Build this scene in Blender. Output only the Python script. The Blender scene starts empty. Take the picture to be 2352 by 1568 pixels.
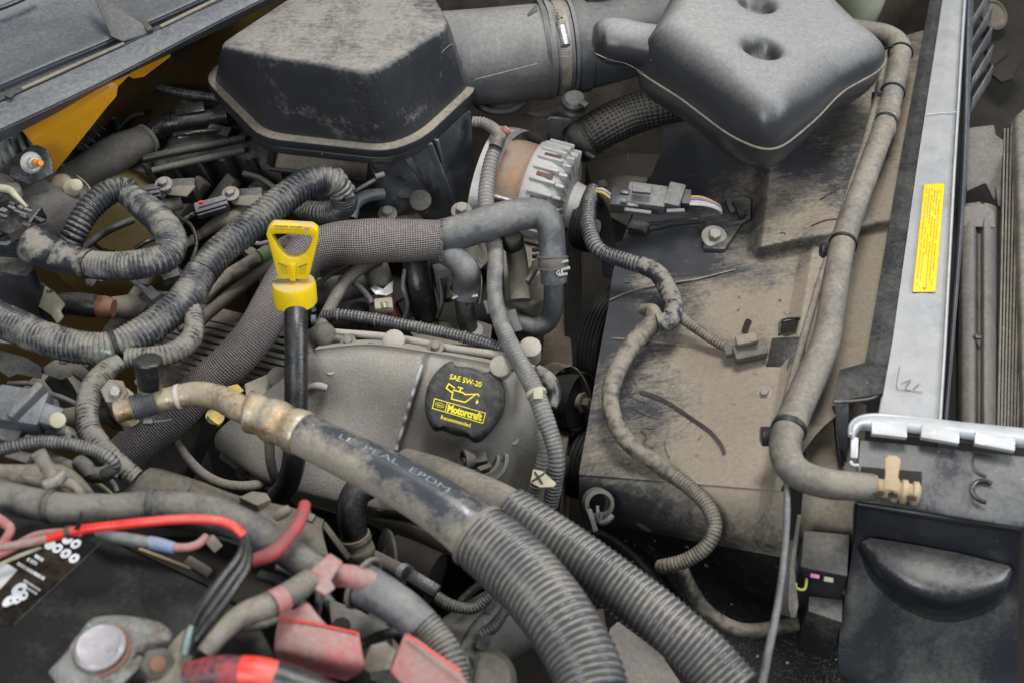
import bpy, bmesh, math, random
from mathutils import Vector, Matrix, noise
random.seed(7)
SC = bpy.context.scene
COL = SC.collection
# ------------------------------------------------------------------ camera
PITCH = math.radians(45.0); LENS = 45.0; DIST = 1.475
FPX = 2352 * LENS / 36.0
CAM = Vector((0, -DIST * math.cos(PITCH), DIST * math.sin(PITCH)))
RT = Vector((1, 0, 0)); UPV = Vector((0, math.sin(PITCH), math.cos(PITCH))); FW = Vector((0, math.cos(PITCH), -math.sin(PITCH)))
cd = bpy.data.cameras.new('camera'); cam = bpy.data.objects.new('camera', cd); COL.objects.link(cam)
cam.location = CAM; cam.rotation_euler = (math.pi / 2 - PITCH, 0, 0)
cd.lens = LENS; cd.sensor_width = 36; cd.clip_start = 0.05; cd.clip_end = 50
cd.dof.use_dof = True; cd.dof.focus_distance = 1.50; cd.dof.aperture_fstop = 4.8
SC.camera = cam
# ------------------------------------------------------------------ light: soft workshop daylight
w = bpy.data.worlds.new('World'); SC.world = w; w.use_nodes = True
bg = w.node_tree.nodes['Background']; bg.inputs[0].default_value = (0.86, 0.93, 1.0, 1); bg.inputs[1].default_value = 0.22
def area(name, loc, tgt, size, power, col):
    l = bpy.data.lights.new(name, 'AREA'); l.size = size; l.energy = power; l.color = col
    o = bpy.data.objects.new(name, l); COL.objects.link(o); o.location = loc
    o.rotation_euler = (Vector(tgt) - Vector(loc)).to_track_quat('-Z', 'Y').to_euler(); return o
area('ceiling_lamp', (0.25, 0.35, 2.2), (0, 0, 0), 0.7, 46, (1.0, 0.98, 0.95))
area('doorway_lamp', (2.0, -0.25, 1.5), (0.1, 0, 0), 1.0, 44, (0.86, 0.93, 1.0))
area('front_fill_lamp', (-0.9, -2.0, 1.6), (-0.1, 0, 0), 0.9, 36, (0.92, 0.96, 1.0))  # unseen fill lamp, added to brighten the camera-facing sides
vs = SC.view_settings; vs.view_transform = 'Standard'; vs.look = 'None'; vs.exposure = 0.0; vs.gamma = 1.0; vs.use_curve_mapping = False
SC.cycles.max_bounces = 6
# ------------------------------------------------------------------ photo pixel (2352 wide) -> place
def ray(x, y): return (RT * ((x - 1176) / FPX) + UPV * ((784 - y) / FPX) + FW)
def P(x, y, z):                      # the point at height z
    d = ray(x, y); return CAM + d * ((z - CAM.z) / d.z)
def PY(x, y, Y):                     # the point on the upright plane y = Y
    d = ray(x, y); return CAM + d * ((Y - CAM.y) / d.y)
def PN(x, y, o, n):                  # the point on a plane through o
    d = ray(x, y); return CAM + d * ((o - CAM).dot(n) / d.dot(n))
def sc(p): return (p - CAM).dot(FW) / FPX
def S(x, y, z): return sc(P(x, y, z))
def px(p): return p if isinstance(p, Vector) else P(p[0], p[1], p[2])
# ------------------------------------------------------------------ materials
MATS = {}
DUST = (0.30, 0.255, 0.20)
def M(name, base, dust=DUST, amt=0.5, up=0.5, scale=14, fine=190, rough=0.5, drough=0.9, bump=0.25, metal=0.0, groove=0.0,
      speck=0.0, var=0.3, spec=0.5, soft=1.0, streak=0.0, braid=0.0, rust=None, coat=0.0, lw=1.7, fw=0.7, grad=None):
    if name in MATS: return MATS[name]
    m = bpy.data.materials.new(name); m.use_nodes = True; MATS[name] = m
    nt = m.node_tree; N = nt.nodes; L = nt.links; b = N['Principled BSDF']
    def nd(t, **k):
        n = N.new(t)
        for a, v in k.items(): setattr(n, a, v)
        return n
    def math_(op, a, c, clamp=False):
        n = nd('ShaderNodeMath', operation=op, use_clamp=clamp)
        for i, v in enumerate((a, c)):
            if hasattr(v, 'links') or hasattr(v, 'is_linked'): L.new(v, n.inputs[i])
            else: n.inputs[i].default_value = v
        return n.outputs[0]
    geo = nd('ShaderNodeNewGeometry'); pos = geo.outputs['Position']
    def nz(s, det=4, r=0.6, dist=0.0, vec=None):
        n = nd('ShaderNodeTexNoise'); n.inputs['Scale'].default_value = s; n.inputs['Detail'].default_value = det
        n.inputs['Roughness'].default_value = r; n.inputs['Distortion'].default_value = dist
        L.new(vec or pos, n.inputs['Vector']); return n.outputs['Fac']
    n1 = nz(scale, 7, 0.62, 0.5); n2 = nz(fine, 4, 0.65); n3 = nz(700, 2, 0.6)
    sep = nd('ShaderNodeSeparateXYZ'); L.new(geo.outputs['Normal'], sep.inputs[0])
    mask = math_('MULTIPLY', math_('SUBTRACT', n1, 0.5), lw)
    mask = math_('ADD', mask, math_('MULTIPLY', math_('SUBTRACT', n2, 0.5), fw))
    mask = math_('ADD', mask, math_('MULTIPLY', math_('SUBTRACT', n3, 0.5), 0.5))
    mask = math_('ADD', mask, math_('MULTIPLY', math_('SUBTRACT', sep.outputs[2], 0.55), up))
    if streak:
        mp = nd('ShaderNodeMapping'); mp.inputs['Scale'].default_value = (40, 260, 60); mp.inputs['Rotation'].default_value = (0, 0, 0.5)
        L.new(pos, mp.inputs[0]); ns = nz(1.0, 4, 0.6, 0.3, mp.outputs[0])
        mask = math_('ADD', mask, math_('MULTIPLY', math_('SUBTRACT', ns, 0.5), streak))
    if grad:
        dp = nd('ShaderNodeVectorMath', operation='DOT_PRODUCT'); L.new(pos, dp.inputs[0]); dp.inputs[1].default_value = grad[:3]
        mask = math_('ADD', mask, math_('ADD', dp.outputs['Value'], grad[3]))
    at = None
    if groove or braid:
        at = nd('ShaderNodeAttribute'); at.attribute_name = 'tube'
        sp = nd('ShaderNodeSeparateXYZ'); L.new(at.outputs['Vector'], sp.inputs[0])
    if groove: mask = math_('ADD', mask, math_('MULTIPLY', math_('SUBTRACT', sp.outputs[2], 0.4), groove))
    mask = math_('ADD', math_('MULTIPLY', mask, 1.0 / soft), amt, True)
    def rgb(c): n = nd('ShaderNodeRGB'); n.outputs[0].default_value = (*c, 1); return n.outputs[0]
    def mix(f, a, c, typ='MIX'):
        n = nd('ShaderNodeMix', data_type='RGBA', blend_type=typ)
        if hasattr(f, 'is_linked'): L.new(f, n.inputs[0])
        else: n.inputs[0].default_value = f
        L.new(a, n.inputs[6]); L.new(c, n.inputs[7]); return n.outputs[2]
    base_c = rgb(base)
    if rust is not None:
        nr = nz(38, 6, 0.7, 0.6); nr = math_('MULTIPLY', math_('SUBTRACT', nr, 0.48), 7.0, True)
        base_c = mix(nr, base_c, rgb(rust))
    vr = math_('ADD', math_('MULTIPLY', math_('SUBTRACT', nz(45, 5, 0.7), 0.5), var * 2.4), 1.0)
    cv = nd('ShaderNodeCombineColor'); [L.new(vr, cv.inputs[i]) for i in range(3)]
    base_c = mix(1.0, base_c, cv.outputs[0], 'MULTIPLY')
    dv = math_('ADD', math_('MULTIPLY', math_('SUBTRACT', n2, 0.5), 0.7), math_('ADD', math_('MULTIPLY', math_('SUBTRACT', n3, 0.5), 0.25), 1.0))
    cd_ = nd('ShaderNodeCombineColor'); [L.new(dv, cd_.inputs[i]) for i in range(3)]
    dust_c = mix(1.0, rgb(dust), cd_.outputs[0], 'MULTIPLY')
    colr = mix(mask, base_c, dust_c)
    hgt = n2
    if braid:
        k = 2 * math.pi / braid
        a = math_('SINE', math_('MULTIPLY', math_('ADD', sp.outputs[0], sp.outputs[1]), k), 0.0)
        c = math_('SINE', math_('MULTIPLY', math_('SUBTRACT', sp.outputs[0], sp.outputs[1]), k), 0.0)
        br = math_('ADD', math_('MULTIPLY', math_('MULTIPLY', a, c), 0.5), 0.5)
        hole = math_('MULTIPLY', math_('SUBTRACT', 0.42, br), 3.0, True)
        colr = mix(hole, colr, rgb((0.006, 0.005, 0.005)))
        hgt = br
    rgh = math_('ADD', math_('MULTIPLY', mask, drough - rough), rough)
    if speck:
        vo = nd('ShaderNodeTexVoronoi'); vo.inputs['Scale'].default_value = 95; L.new(pos, vo.inputs['Vector'])
        sx = nd('ShaderNodeSeparateXYZ'); L.new(vo.outputs['Color'], sx.inputs[0])
        rad = math_('MULTIPLY', math_('SUBTRACT', sx.outputs[0], 1.0 - speck), 0.9)
        sm = math_('GREATER_THAN', rad, vo.outputs['Distance'])
        colr = mix(math_('MULTIPLY', sm, 0.75), colr, rgb((0.42, 0.40, 0.36)))
    L.new(colr, b.inputs['Base Color']); L.new(rgh, b.inputs['Roughness'])
    b.inputs['Metallic'].default_value = metal; b.inputs['Specular IOR Level'].default_value = spec
    if metal:
        L.new(math_('MULTIPLY', math_('SUBTRACT', 1.0, mask), metal), b.inputs['Metallic'])
    if coat: b.inputs['Coat Weight'].default_value = coat; b.inputs['Coat Roughness'].default_value = 0.2
    if bump:
        bp = nd('ShaderNodeBump'); bp.inputs['Strength'].default_value = bump; bp.inputs['Distance'].default_value = 0.0015 if not braid else 0.002
        hh = math_('ADD', hgt, math_('ADD', math_('MULTIPLY', n3, 0.35), math_('MULTIPLY', mask, 0.5)))
        L.new(hh, bp.inputs['Height']); L.new(bp.outputs[0], b.inputs['Normal'])
    return m
# palette
BLK = M('black_plastic', (0.024, 0.025, 0.028), dust=(0.160, 0.148, 0.128), amt=0.24, up=0.6, rough=0.36, speck=0.10, scale=18)
BLKC = M('clean_black_plastic', (0.013, 0.0135, 0.015), dust=(0.16, 0.15, 0.13), amt=0.04, rough=0.26, speck=0.14, up=0.3, scale=22, lw=.7, fw=.3)
BLKD = M('dirty_black_plastic', (0.02, 0.02, 0.021), dust=(0.15, 0.135, 0.11), amt=0.16, up=0.7, rough=0.45)
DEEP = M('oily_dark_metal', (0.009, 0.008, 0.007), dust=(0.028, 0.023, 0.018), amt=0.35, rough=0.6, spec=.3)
GRYB = M('blue_grey_plastic', (0.070, 0.078, 0.093), dust=(0.24, 0.235, 0.225), amt=0.20, up=0.5, rough=0.38, scale=7, lw=1.3, fw=1.0, soft=1.2, speck=.05, bump=.12)
BOX = M('dusty_box_plastic', (0.030, 0.032, 0.037), dust=(0.225, 0.208, 0.183), amt=0.36, up=1.0, rough=0.34, scale=17, soft=0.85, streak=1.0, lw=2.4, fw=.9, bump=.12)
RES = M('satin_moulded_plastic', (0.030, 0.031, 0.034), dust=(0.29, 0.284, 0.274), amt=0.20, up=2.1, rough=0.28, scale=4, soft=1.6, lw=.7, fw=.25, speck=0.10, bump=0.05, var=0.08, streak=.25)
SHR = M('dusty_shroud_plastic', (0.048, 0.049, 0.053), dust=(0.235, 0.20, 0.152), amt=0.20, up=0.45, rough=0.34, scale=7, soft=0.62, lw=3.0, fw=.6, speck=0.08, grad=(3.0, -2.0, 0, -.60), bump=.12, streak=.8)
SHRT = M('tan_dusted_plastic', (0.09, 0.082, 0.07), dust=(0.239, 0.201, 0.152), amt=0.72, up=0.4, rough=0.6, scale=12, streak=0.6, lw=2.0)
SPLT = M('splattered_black_plastic', (0.012, 0.012, 0.012), dust=(0.15, 0.14, 0.12), amt=0.06, up=0.4, fine=300, fw=2.4, rough=0.45, bump=0.6, speck=0.3, streak=.6)
LOOM = M('corrugated_loom', (0.032, 0.035, 0.042), dust=(0.215, 0.198, 0.169), amt=0.10, up=0.45, groove=1.1, rough=0.30, scale=24, soft=0.8, lw=2.6, fw=1.3, speck=0.05)
LOOMB = M('clean_corrugated_loom', (0.064, 0.068, 0.075), dust=(0.31, 0.272, 0.215), amt=0.20, up=0.25, groove=1.3, rough=0.24, scale=18, bump=0.1, lw=1.8, fw=.6)
TAPE = M('wrinkled_tape', (0.026, 0.028, 0.033), dust=(0.202, 0.184, 0.155), amt=0.28, up=0.6, groove=1.2, rough=0.32, scale=28, soft=.75, fw=2.0, speck=0.05)
TAPT = M('tan_dusted_tape', (0.045, 0.043, 0.040), dust=(0.210, 0.181, 0.139), amt=0.52, up=0.5, groove=0.9, rough=0.5, scale=24, lw=2.2, fw=1.1)
LGRY = M('pale_grey_loom', (0.10, 0.10, 0.10), dust=(0.254, 0.236, 0.205), amt=0.46, up=0.4, groove=-0.8, rough=0.5, scale=24)
RUB = M('grey_rubber', (0.075, 0.079, 0.085), dust=(0.230, 0.221, 0.204), amt=0.27, up=0.6, rough=0.38, scale=20, fine=160, soft=.9)
RUBT = M('tan_dusted_rubber', (0.062, 0.06, 0.058), dust=(0.227, 0.200, 0.160), amt=0.55, up=0.6, rough=0.5, scale=15, lw=2.2, fw=.9, bump=.2)
RUBM = M('mottled_hose_rubber', (0.050, 0.055, 0.063), dust=(0.281, 0.251, 0.200), amt=0.52, up=-0.7, rough=0.26, scale=19, soft=0.65, lw=2.4, fw=.6, bump=.12)
BRAID = M('braided_sleeve', (0.15, 0.127, 0.122), dust=(0.27, 0.238, 0.225), amt=0.40, up=0.6, rough=0.5, scale=12, braid=0.0052, bump=0.9)
CAST = M('cast_aluminium_dusty', (0.27, 0.255, 0.232), dust=(0.38, 0.34, 0.282), amt=0.5, up=0.5, rough=0.45, scale=13, fine=380, bump=0.28, speck=0.05, soft=.9, fw=1.0, lw=2.0)
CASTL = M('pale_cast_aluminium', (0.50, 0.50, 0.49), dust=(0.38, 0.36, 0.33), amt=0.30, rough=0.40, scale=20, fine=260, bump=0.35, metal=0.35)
TANM = M('tan_grimy_metal', (0.13, 0.118, 0.10), dust=(0.212, 0.183, 0.143), amt=0.5, rough=0.5, scale=20, lw=2.0, fw=1.0)
BROWN = M('brown_grimy_metal', (0.05, 0.04, 0.03), dust=(0.16, 0.125, 0.09), amt=0.45, rough=0.65, scale=18)
STEEL = M('galvanised_steel', (0.34, 0.33, 0.31), dust=(0.25, 0.225, 0.185), amt=0.42, rough=0.36, metal=0.7, scale=30, rust=(0.22, 0.13, 0.07))
STEELC = M('clean_steel', (0.55, 0.55, 0.55), dust=(0.32, 0.28, 0.23), amt=0.15, rough=0.28, metal=0.9, scale=30)
ALU = M('brushed_aluminium_bar', (0.37, 0.375, 0.38), dust=(0.28, 0.26, 0.235), amt=0.22, up=0.2, rough=0.42, metal=0.4, scale=9, bump=0.1)
WHTM = M('bright_aluminium', (0.50, 0.51, 0.525), dust=(0.36, 0.345, 0.32), amt=0.14, rough=0.35, metal=0.35, scale=20, bump=0.1)
BRASS = M('stained_yellow_metal', (0.50, 0.43, 0.31), dust=(0.34, 0.285, 0.21), amt=0.36, rough=0.28, metal=0.65, scale=26, rust=(0.40, 0.20, 0.06), fw=1.8)
RUST = M('rusty_laminations', (0.24, 0.17, 0.12), dust=(0.27, 0.22, 0.17), amt=0.35, rough=0.8, rust=(0.36, 0.12, 0.035), scale=40)
COPP = M('copper_windings', (0.34, 0.15, 0.11), amt=0.2, rough=0.45)
BELT = M('rubber_belt', (0.007, 0.007, 0.0075), dust=(0.03, 0.029, 0.027), amt=0.2, rough=0.5, spec=.3, bump=0.1, scale=20)
YPNT = M('yellow_body_paint', (0.66, 0.30, 0.012), dust=(0.40, 0.22, 0.06), amt=0.14, rough=0.32, coat=0.4, scale=20, bump=0.05, var=0.12, speck=0.05)
YPNTD = M('shaded_yellow_paint', (0.09, 0.05, 0.007), dust=(0.045, 0.034, 0.02), amt=0.5, rough=0.6, scale=9)  # body yellow darkened: the firewall's shade is put into the colour
YPLA = M('yellow_plastic', (0.80, 0.545, 0.008), dust=(0.42, 0.34, 0.20), amt=0.10, up=1.0, rough=0.36, scale=34, bump=0.12, var=0.22, soft=.8, lw=2.2, fw=1.2, speck=.03)
YINK = M('yellow_ink', (0.82, 0.70, 0.02), amt=0.0, up=0.0, rough=0.5, bump=0, var=0.1, scale=40, dust=(0.5, 0.43, 0.1))
YLAB = M('yellow_label', (0.72, 0.50, 0.008), amt=0.02, up=0.0, rough=0.45, bump=0, var=0.06, dust=(0.6, 0.5, 0.15))
INKD = M('dark_ink', (0.06, 0.05, 0.03), amt=0.1, rough=0.6, bump=0)
INKW = M('white_ink', (0.66, 0.68, 0.72), amt=0.08, rough=0.5, bump=0, dust=(0.35, 0.33, 0.3))
INKB = M('pale_blue_ink', (0.34, 0.40, 0.43), amt=0.35, up=0, rough=0.6, bump=0, scale=60)
PINK = M('magenta_ink', (0.72, 0.20, 0.50), amt=0.1, rough=0.5, bump=0)
REDW = M('red_insulation', (0.78, 0.035, 0.025), dust=(0.33, 0.22, 0.18), amt=0.05, up=0.3, rough=0.35, scale=16, bump=0.05, var=0.1)
REDD = M('dusty_red_plastic', (0.46, 0.06, 0.06), dust=(0.31, 0.215, 0.195), amt=0.66, up=0.35, rough=0.6, scale=14, soft=1.0, lw=2.2, fw=.9)
REDT = M('red_flecked_tape', (0.035, 0.033, 0.036), dust=(0.52, 0.05, 0.05), amt=0.02, up=0.1, rough=0.4, scale=26, soft=0.45)
CREAM = M('cream_plastic', (0.46, 0.43, 0.29), dust=(0.30, 0.27, 0.21), amt=0.28, rough=0.5, scale=24, bump=0.1)
RESV = M('milky_green_plastic', (0.42, 0.45, 0.33), dust=(0.33, 0.30, 0.23), amt=0.20, rough=0.35, scale=12, bump=0.05)
TANP = M('tan_plastic', (0.44, 0.31, 0.18), dust=(0.40, 0.31, 0.20), amt=0.4, rough=0.5, scale=30)
BATT = M('battery_case', (0.010, 0.0095, 0.0095), dust=(0.09, 0.08, 0.07), amt=0.0, up=0.1, rough=0.5, spec=.3, scale=20, speck=0.05, soft=1.2)
LABB = M('battery_label_film', (0.006, 0.006, 0.006), dust=(0.06, 0.035, 0.012), amt=0.12, up=0.1, rough=0.2, scale=18, bump=0.03)
LEAD = M('corroded_lead', (0.36, 0.355, 0.35), dust=(0.17, 0.175, 0.15), amt=0.30, rough=0.38, metal=0.6, rust=(0.15, 0.10, 0.07), scale=55, fine=260, bump=0.9, soft=.8, fw=1.6)
LEADP = M('lead_post', (0.50, 0.48, 0.51), dust=(0.3, 0.27, 0.27), amt=0.25, rough=0.30, metal=0.9, scale=50)
TEAL = M('teal_corrosion', (0.13, 0.30, 0.28), dust=(0.25, 0.26, 0.22), amt=0.45, rough=0.8, bump=0.6)
BLUEW = M('blue_heatshrink', (0.15, 0.24, 0.42), dust=(0.30, 0.28, 0.24), amt=0.4, rough=0.5)
PURP = M('purple_wire', (0.16, 0.09, 0.30), amt=0.2, rough=0.45, bump=0)
YWIR = M('yellow_wire', (0.62, 0.48, 0.03), amt=0.2, rough=0.45, bump=0)
WWIR = M('white_wire', (0.62, 0.60, 0.57), amt=0.2, rough=0.45, bump=0)
GRNS = M('green_stripe', (0.10, 0.22, 0.06), amt=0.25, rough=0.6)
REDR = M('dusty_red_rail', (0.40, 0.07, 0.05), dust=(0.30, 0.19, 0.15), amt=0.5, rough=0.6)
RSTB = M('rusty_brown_fitting', (0.20, 0.075, 0.04), dust=(0.22, 0.15, 0.10), amt=0.35, rough=0.6)
FIN = M('dusty_fin_metal', (0.075, 0.068, 0.058), dust=(0.20, 0.175, 0.14), amt=0.4, rough=0.65, scale=40)
FINR = M('grey_brown_channel', (0.070, 0.064, 0.057), dust=(0.17, 0.153, 0.13), amt=0.42, rough=0.6, scale=18)
ORNG = M('orange_threadlock', (0.66, 0.24, 0.02), dust=(0.4, 0.25, 0.1), amt=0.2, rough=0.4)
# ------------------------------------------------------------------ geometry helpers
class G:
    def __init__(s): s.v = []; s.f = []; s.a = []
    def add(s, v, f, a=None):
        n = len(s.v); s.v += v; s.f += [tuple(i + n for i in q) for q in f]
        s.a += a if a else [(0.0, 0.0, 0.0)] * len(v); return s
    def join(s, o): return s.add(o.v, o.f, o.a)
def cat(pts):
    """Catmull-Rom through tuples of floats, dense"""
    n = len(pts); out = []
    if n == 2: pts = [pts[0], tuple((a + b) / 2 for a, b in zip(*pts)), pts[1]]; n = 3
    for i in range(n - 1):
        p0 = pts[i - 1] if i else tuple(2 * a - b for a, b in zip(pts[0], pts[1]))
        p3 = pts[i + 2] if i + 2 < n else tuple(2 * a - b for a, b in zip(pts[-1], pts[-2]))
        p1, p2 = pts[i], pts[i + 1]
        for k in range(24):
            t = k / 24; t2 = t * t; t3 = t2 * t
            out.append(tuple(0.5 * (2 * b + (c - a) * t + (2 * a - 5 * b + 4 * c - d) * t2 + (3 * b - a - 3 * c + d) * t3) for a, b, c, d in zip(p0, p1, p2, p3)))
    out.append(pts[-1]); return out
def path(pts, r, step):
    q = []
    for p in pts:
        if isinstance(p, tuple) and isinstance(p[0], Vector): v, rr = p[0], p[1]
        elif isinstance(p, Vector): v, rr = p, r * sc(p)
        else:
            v = P(*p[:3]); rr = (p[3] if len(p) > 3 else r) * sc(v)
        q.append((v.x, v.y, v.z, rr))
    d = cat(q); L = [0.0]
    for a, b in zip(d, d[1:]): L.append(L[-1] + math.dist(a[:3], b[:3]))
    tot = L[-1]; n = max(2, int(round(tot / step))); out = []; j = 0
    for i in range(n + 1):
        s = tot * i / n
        while j < len(L) - 2 and L[j + 1] < s: j += 1
        t = (s - L[j]) / max(1e-9, L[j + 1] - L[j]); a, b = d[j], d[j + 1]
        out.append((Vector([a[k] + (b[k] - a[k]) * t for k in range(3)]), a[3] + (b[3] - a[3]) * t, s))
    return out
def tube(pts, r=10, seg=20, step=None, period=0, depth=0.14, wr=0.0, wf=160, caps=True, sq=1.0, flat=0.0, hollow=False, spiral=0.0, lump=0.0):
    """swept tube; period/depth in px/fraction make it corrugated, wr wrinkles it like wrapped tape"""
    p0 = pts[len(pts) // 2]; p0 = p0[0] if isinstance(p0, tuple) and isinstance(p0[0], Vector) else px(p0)
    s0 = sc(p0)
    if period: per = period * s0; step = per / 7
    if wr and not period: step = 0.0022
    if step is None: step = max(0.003, min(0.010, r * s0 * 0.45))
    pa = path(pts, r, step); g = G(); V = []; A = []; F = []; n = len(pa); Nprev = None; sd = random.random() * 50
    for i, (c, rr, s) in enumerate(pa):
        t = (pa[min(i + 1, n - 1)][0] - pa[max(i - 1, 0)][0]).normalized()
        cdv = (c - CAM).normalized(); nn = cdv - t * cdv.dot(t)
        if nn.length < 0.25 and Nprev: nn = Nprev - t * Nprev.dot(t)
        nn.normalize(); Nprev = nn; bb = t.cross(nn)
        for k in range(seg + 1):
            th = 2 * math.pi * k / seg; ct, st = math.cos(th), math.sin(th); q = rr; gr = 0.0
            if period:
                wv = 0.5 + 0.5 * math.cos(2 * math.pi * (s / per + spiral * k / seg)); gr = 1 - wv ** 0.6
                q *= 1 - depth * gr
            if lump: q *= 1 + lump * noise.noise(Vector((s * 28 + sd, ct * 0.8, st * 0.8)))
            if wr:
                x = noise.noise(Vector((s * wf + sd + 0.5 * ct, ct * 1.1, st * 1.1))) + 0.5 * noise.noise(Vector((s * wf * 0.35 + sd, ct * 1.7, st * 1.7)))
                q *= 1 + wr * x; gr = max(gr, min(1, max(0, 0.5 - 0.9 * x)))
            V.append(c + nn * (ct * q * (1 - flat)) + bb * (st * q)); A.append((th * rr, s, gr))
    m = seg + 1
    for i in range(n - 1):
        for k in range(seg):
            a = i * m + k; F.append((a, a + 1, a + m + 1, a + m))
    if caps:
        F.append(tuple(range(seg - 1, -1, -1)) if True else ()); b0 = (n - 1) * m; F.append(tuple(b0 + k for k in range(seg)))
    return g.add(V, F, A)
def lathe(o, ax, prof, seg=32, ph=0.0, cap=True):
    """profile of (radius, height) in metres about axis ax through o"""
    ax = Vector(ax).normalized(); e1 = ax.orthogonal().normalized()
    if abs(ax.z) < 0.99: e1 = (Vector((0, 0, 1)) - ax * ax.z).normalized()
    e2 = ax.cross(e1); V = []; F = []; A = []
    for r, h in prof:
        for k in range(seg):
            th = 2 * math.pi * (k + ph) / seg; V.append(o + ax * h + e1 * (r * math.cos(th)) + e2 * (r * math.sin(th))); A.append((th * r, h, 0))
    for i in range(len(prof) - 1):
        for k in range(seg):
            a = i * seg + k; b = i * seg + (k + 1) % seg; F.append((a, b, b + seg, a + seg))
    if cap: F.append(tuple(range(seg - 1, -1, -1))); F.append(tuple((len(prof) - 1) * seg + k for k in range(seg)))
    return G().add(V, F, A)
def bev(g, w, seg=2, ang=28):
    bm = bmesh.new(); vs_ = [bm.verts.new(v) for v in g.v]; bm.verts.ensure_lookup_table()
    for q in g.f:
        try: bm.faces.new([vs_[i] for i in q])
        except ValueError: pass
    bmesh.ops.remove_doubles(bm, verts=bm.verts, dist=1e-6)
    bmesh.ops.recalc_face_normals(bm, faces=bm.faces)
    if w:
        es = [e for e in bm.edges if len(e.link_faces) == 2 and e.calc_face_angle(0) > math.radians(ang)]
        bmesh.ops.bevel(bm, geom=es, offset=w, segments=seg, affect='EDGES', profile=0.5, clamp_overlap=True)
    bm.verts.index_update(); o = G(); o.add([v.co.copy() for v in bm.verts], [tuple(v.index for v in f.verts) for f in bm.faces]); bm.free(); return o
def boxg(c, ex, ey, ez, b=0.001, taper=1.0, seg=2):
    """box about c with half axes ex, ey, ez"""
    V = []
    for sz in (-1, 1):
        t = taper if sz > 0 else 1
        for sx, sy in ((-1, -1), (1, -1), (1, 1), (-1, 1)): V.append(c + ex * sx * t + ey * sy * t + ez * sz)
    F = [(3, 2, 1, 0), (4, 5, 6, 7), (0, 1, 5, 4), (1, 2, 6, 5), (2, 3, 7, 6), (3, 0, 4, 7)]
    return bev(G().add(V, F), b, seg)
def bar(a, b, w, h, bv=2.0, roll=0.0, up=None, taper=1.0):
    """bevelled bar from a to b (px, z); w across and h upright in px"""
    a, b = px(a), px(b); m = (a + b) / 2; s = sc(m); ax = (b - a); u = up or Vector((0, -0.25, 1))
    x = ax.normalized(); side = u.cross(x).normalized(); u = x.cross(side)
    if roll: R = Matrix.Rotation(roll, 3, x); side = R @ side; u = R @ u
    return boxg(m, ax / 2, side * (w * s / 2), u * (h * s / 2), bv * s, taper)
def loft(loops, capb=True, capt=True):
    V = []; F = []; n = len(loops[0])
    for l in loops: V += l
    for i in range(len(loops) - 1):
        for k in range(n):
            a = i * n + k; b = i * n + (k + 1) % n; F.append((a, b, b + n, a + n))
    if capb: F.append(tuple(range(n - 1, -1, -1)))
    if capt: F.append(tuple((len(loops) - 1) * n + k for k in range(n)))
    return G().add(V, F)
def prism(poly, zt, zb, bv=2.0, grow=1.0):
    """upright block: px outline at the top height zt, down to zb"""
    top = [P(x, y, zt) for x, y in poly]; c = sum(top, Vector()) / len(top)
    bot = [Vector((c.x + (p.x - c.x) * grow, c.y + (p.y - c.y) * grow, zb)) for p in top]
    return bev(loft([bot, top]), bv * sc(c))
def plate(pts, th=3.0, bv=0.8, n=None):
    """slab from px,z outline, th px thick away from its visible face"""
    q = [px(p) for p in pts]; c = sum(q, Vector()) / len(q); nn = Vector()
    for i in range(len(q)): nn += (q[i] - c).cross(q[(i + 1) % len(q)] - c)
    nn.normalize()
    if nn.dot(CAM - c) < 0: nn = -nn
    s = sc(c); return bev(loft([[p - nn * th * s for p in q], q]), bv * s)
def rnd(pts, r, k=4):
    """round the corners of a 3-D outline"""
    out = []; n = len(pts)
    for i in range(n):
        p, a, b = pts[i], pts[i - 1], pts[(i + 1) % n]; da, db = a - p, b - p
        ra = min(r, da.length * 0.48); rb = min(r, db.length * 0.48); s, e = p + da.normalized() * ra, p + db.normalized() * rb
        for j in range(k + 1):
            t = j / k; out.append(s * (1 - t) ** 2 + p * 2 * t * (1 - t) + e * t * t)
    return out
def lin(rows, nu, nv, smooth=True):
    """dense grid of tuples from rows of control tuples"""
    def resamp(pts, n):
        if smooth and len(pts) > 2:
            d = cat(pts); m = len(d) - 1; return [tuple(a + (b - a) * ((i * m / n) % 1) for a, b in zip(d[min(m, int(i * m / n))], d[min(m, int(i * m / n) + 1)])) for i in range(n + 1)]
        m = len(pts) - 1; o = []
        for i in range(n + 1):
            u = i * m / n; j = min(m - 1, int(u)); t = u - j; o.append(tuple(a + (b - a) * t for a, b in zip(pts[j], pts[j + 1])))
        return o
    R = [resamp(r, nu) for r in rows]; cols = [resamp([r[i] for r in R], nv) for i in range(nu + 1)]
    return [[cols[i][j] for i in range(nu + 1)] for j in range(nv + 1)]
def sheet(rows, nu=60, nv=60, th=0.004, zf=None, smooth=True, world=False):
    """moulded sheet from rows of (px, py, z) control points, with thickness"""
    D = lin(rows, nu, nv, smooth); V = []
    for r in D:
        for (x, y, z) in r:
            if zf: z = z + zf(x, y)
            V.append(P(x, y, z) if not world else Vector((x, y, z)))
    m = nu + 1; F = []
    for j in range(nv):
        for i in range(nu): a = j * m + i; F.append((a, a + 1, a + m + 1, a + m))
    n = len(V); dn = Vector((0, 0.3, -1)) * th; V = V + [v + dn for v in V]
    F += [tuple(n + i for i in reversed(q)) for q in F]
    rim = [i for i in range(m)] + [j * m + nu for j in range(1, nv + 1)] + [nv * m + i for i in range(nu - 1, -1, -1)] + [j * m for j in range(nv - 1, 0, -1)]
    for a, b in zip(rim, rim[1:] + rim[:1]): F.append((b, a, a + n, b + n))
    return G().add(V, F)
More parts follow.
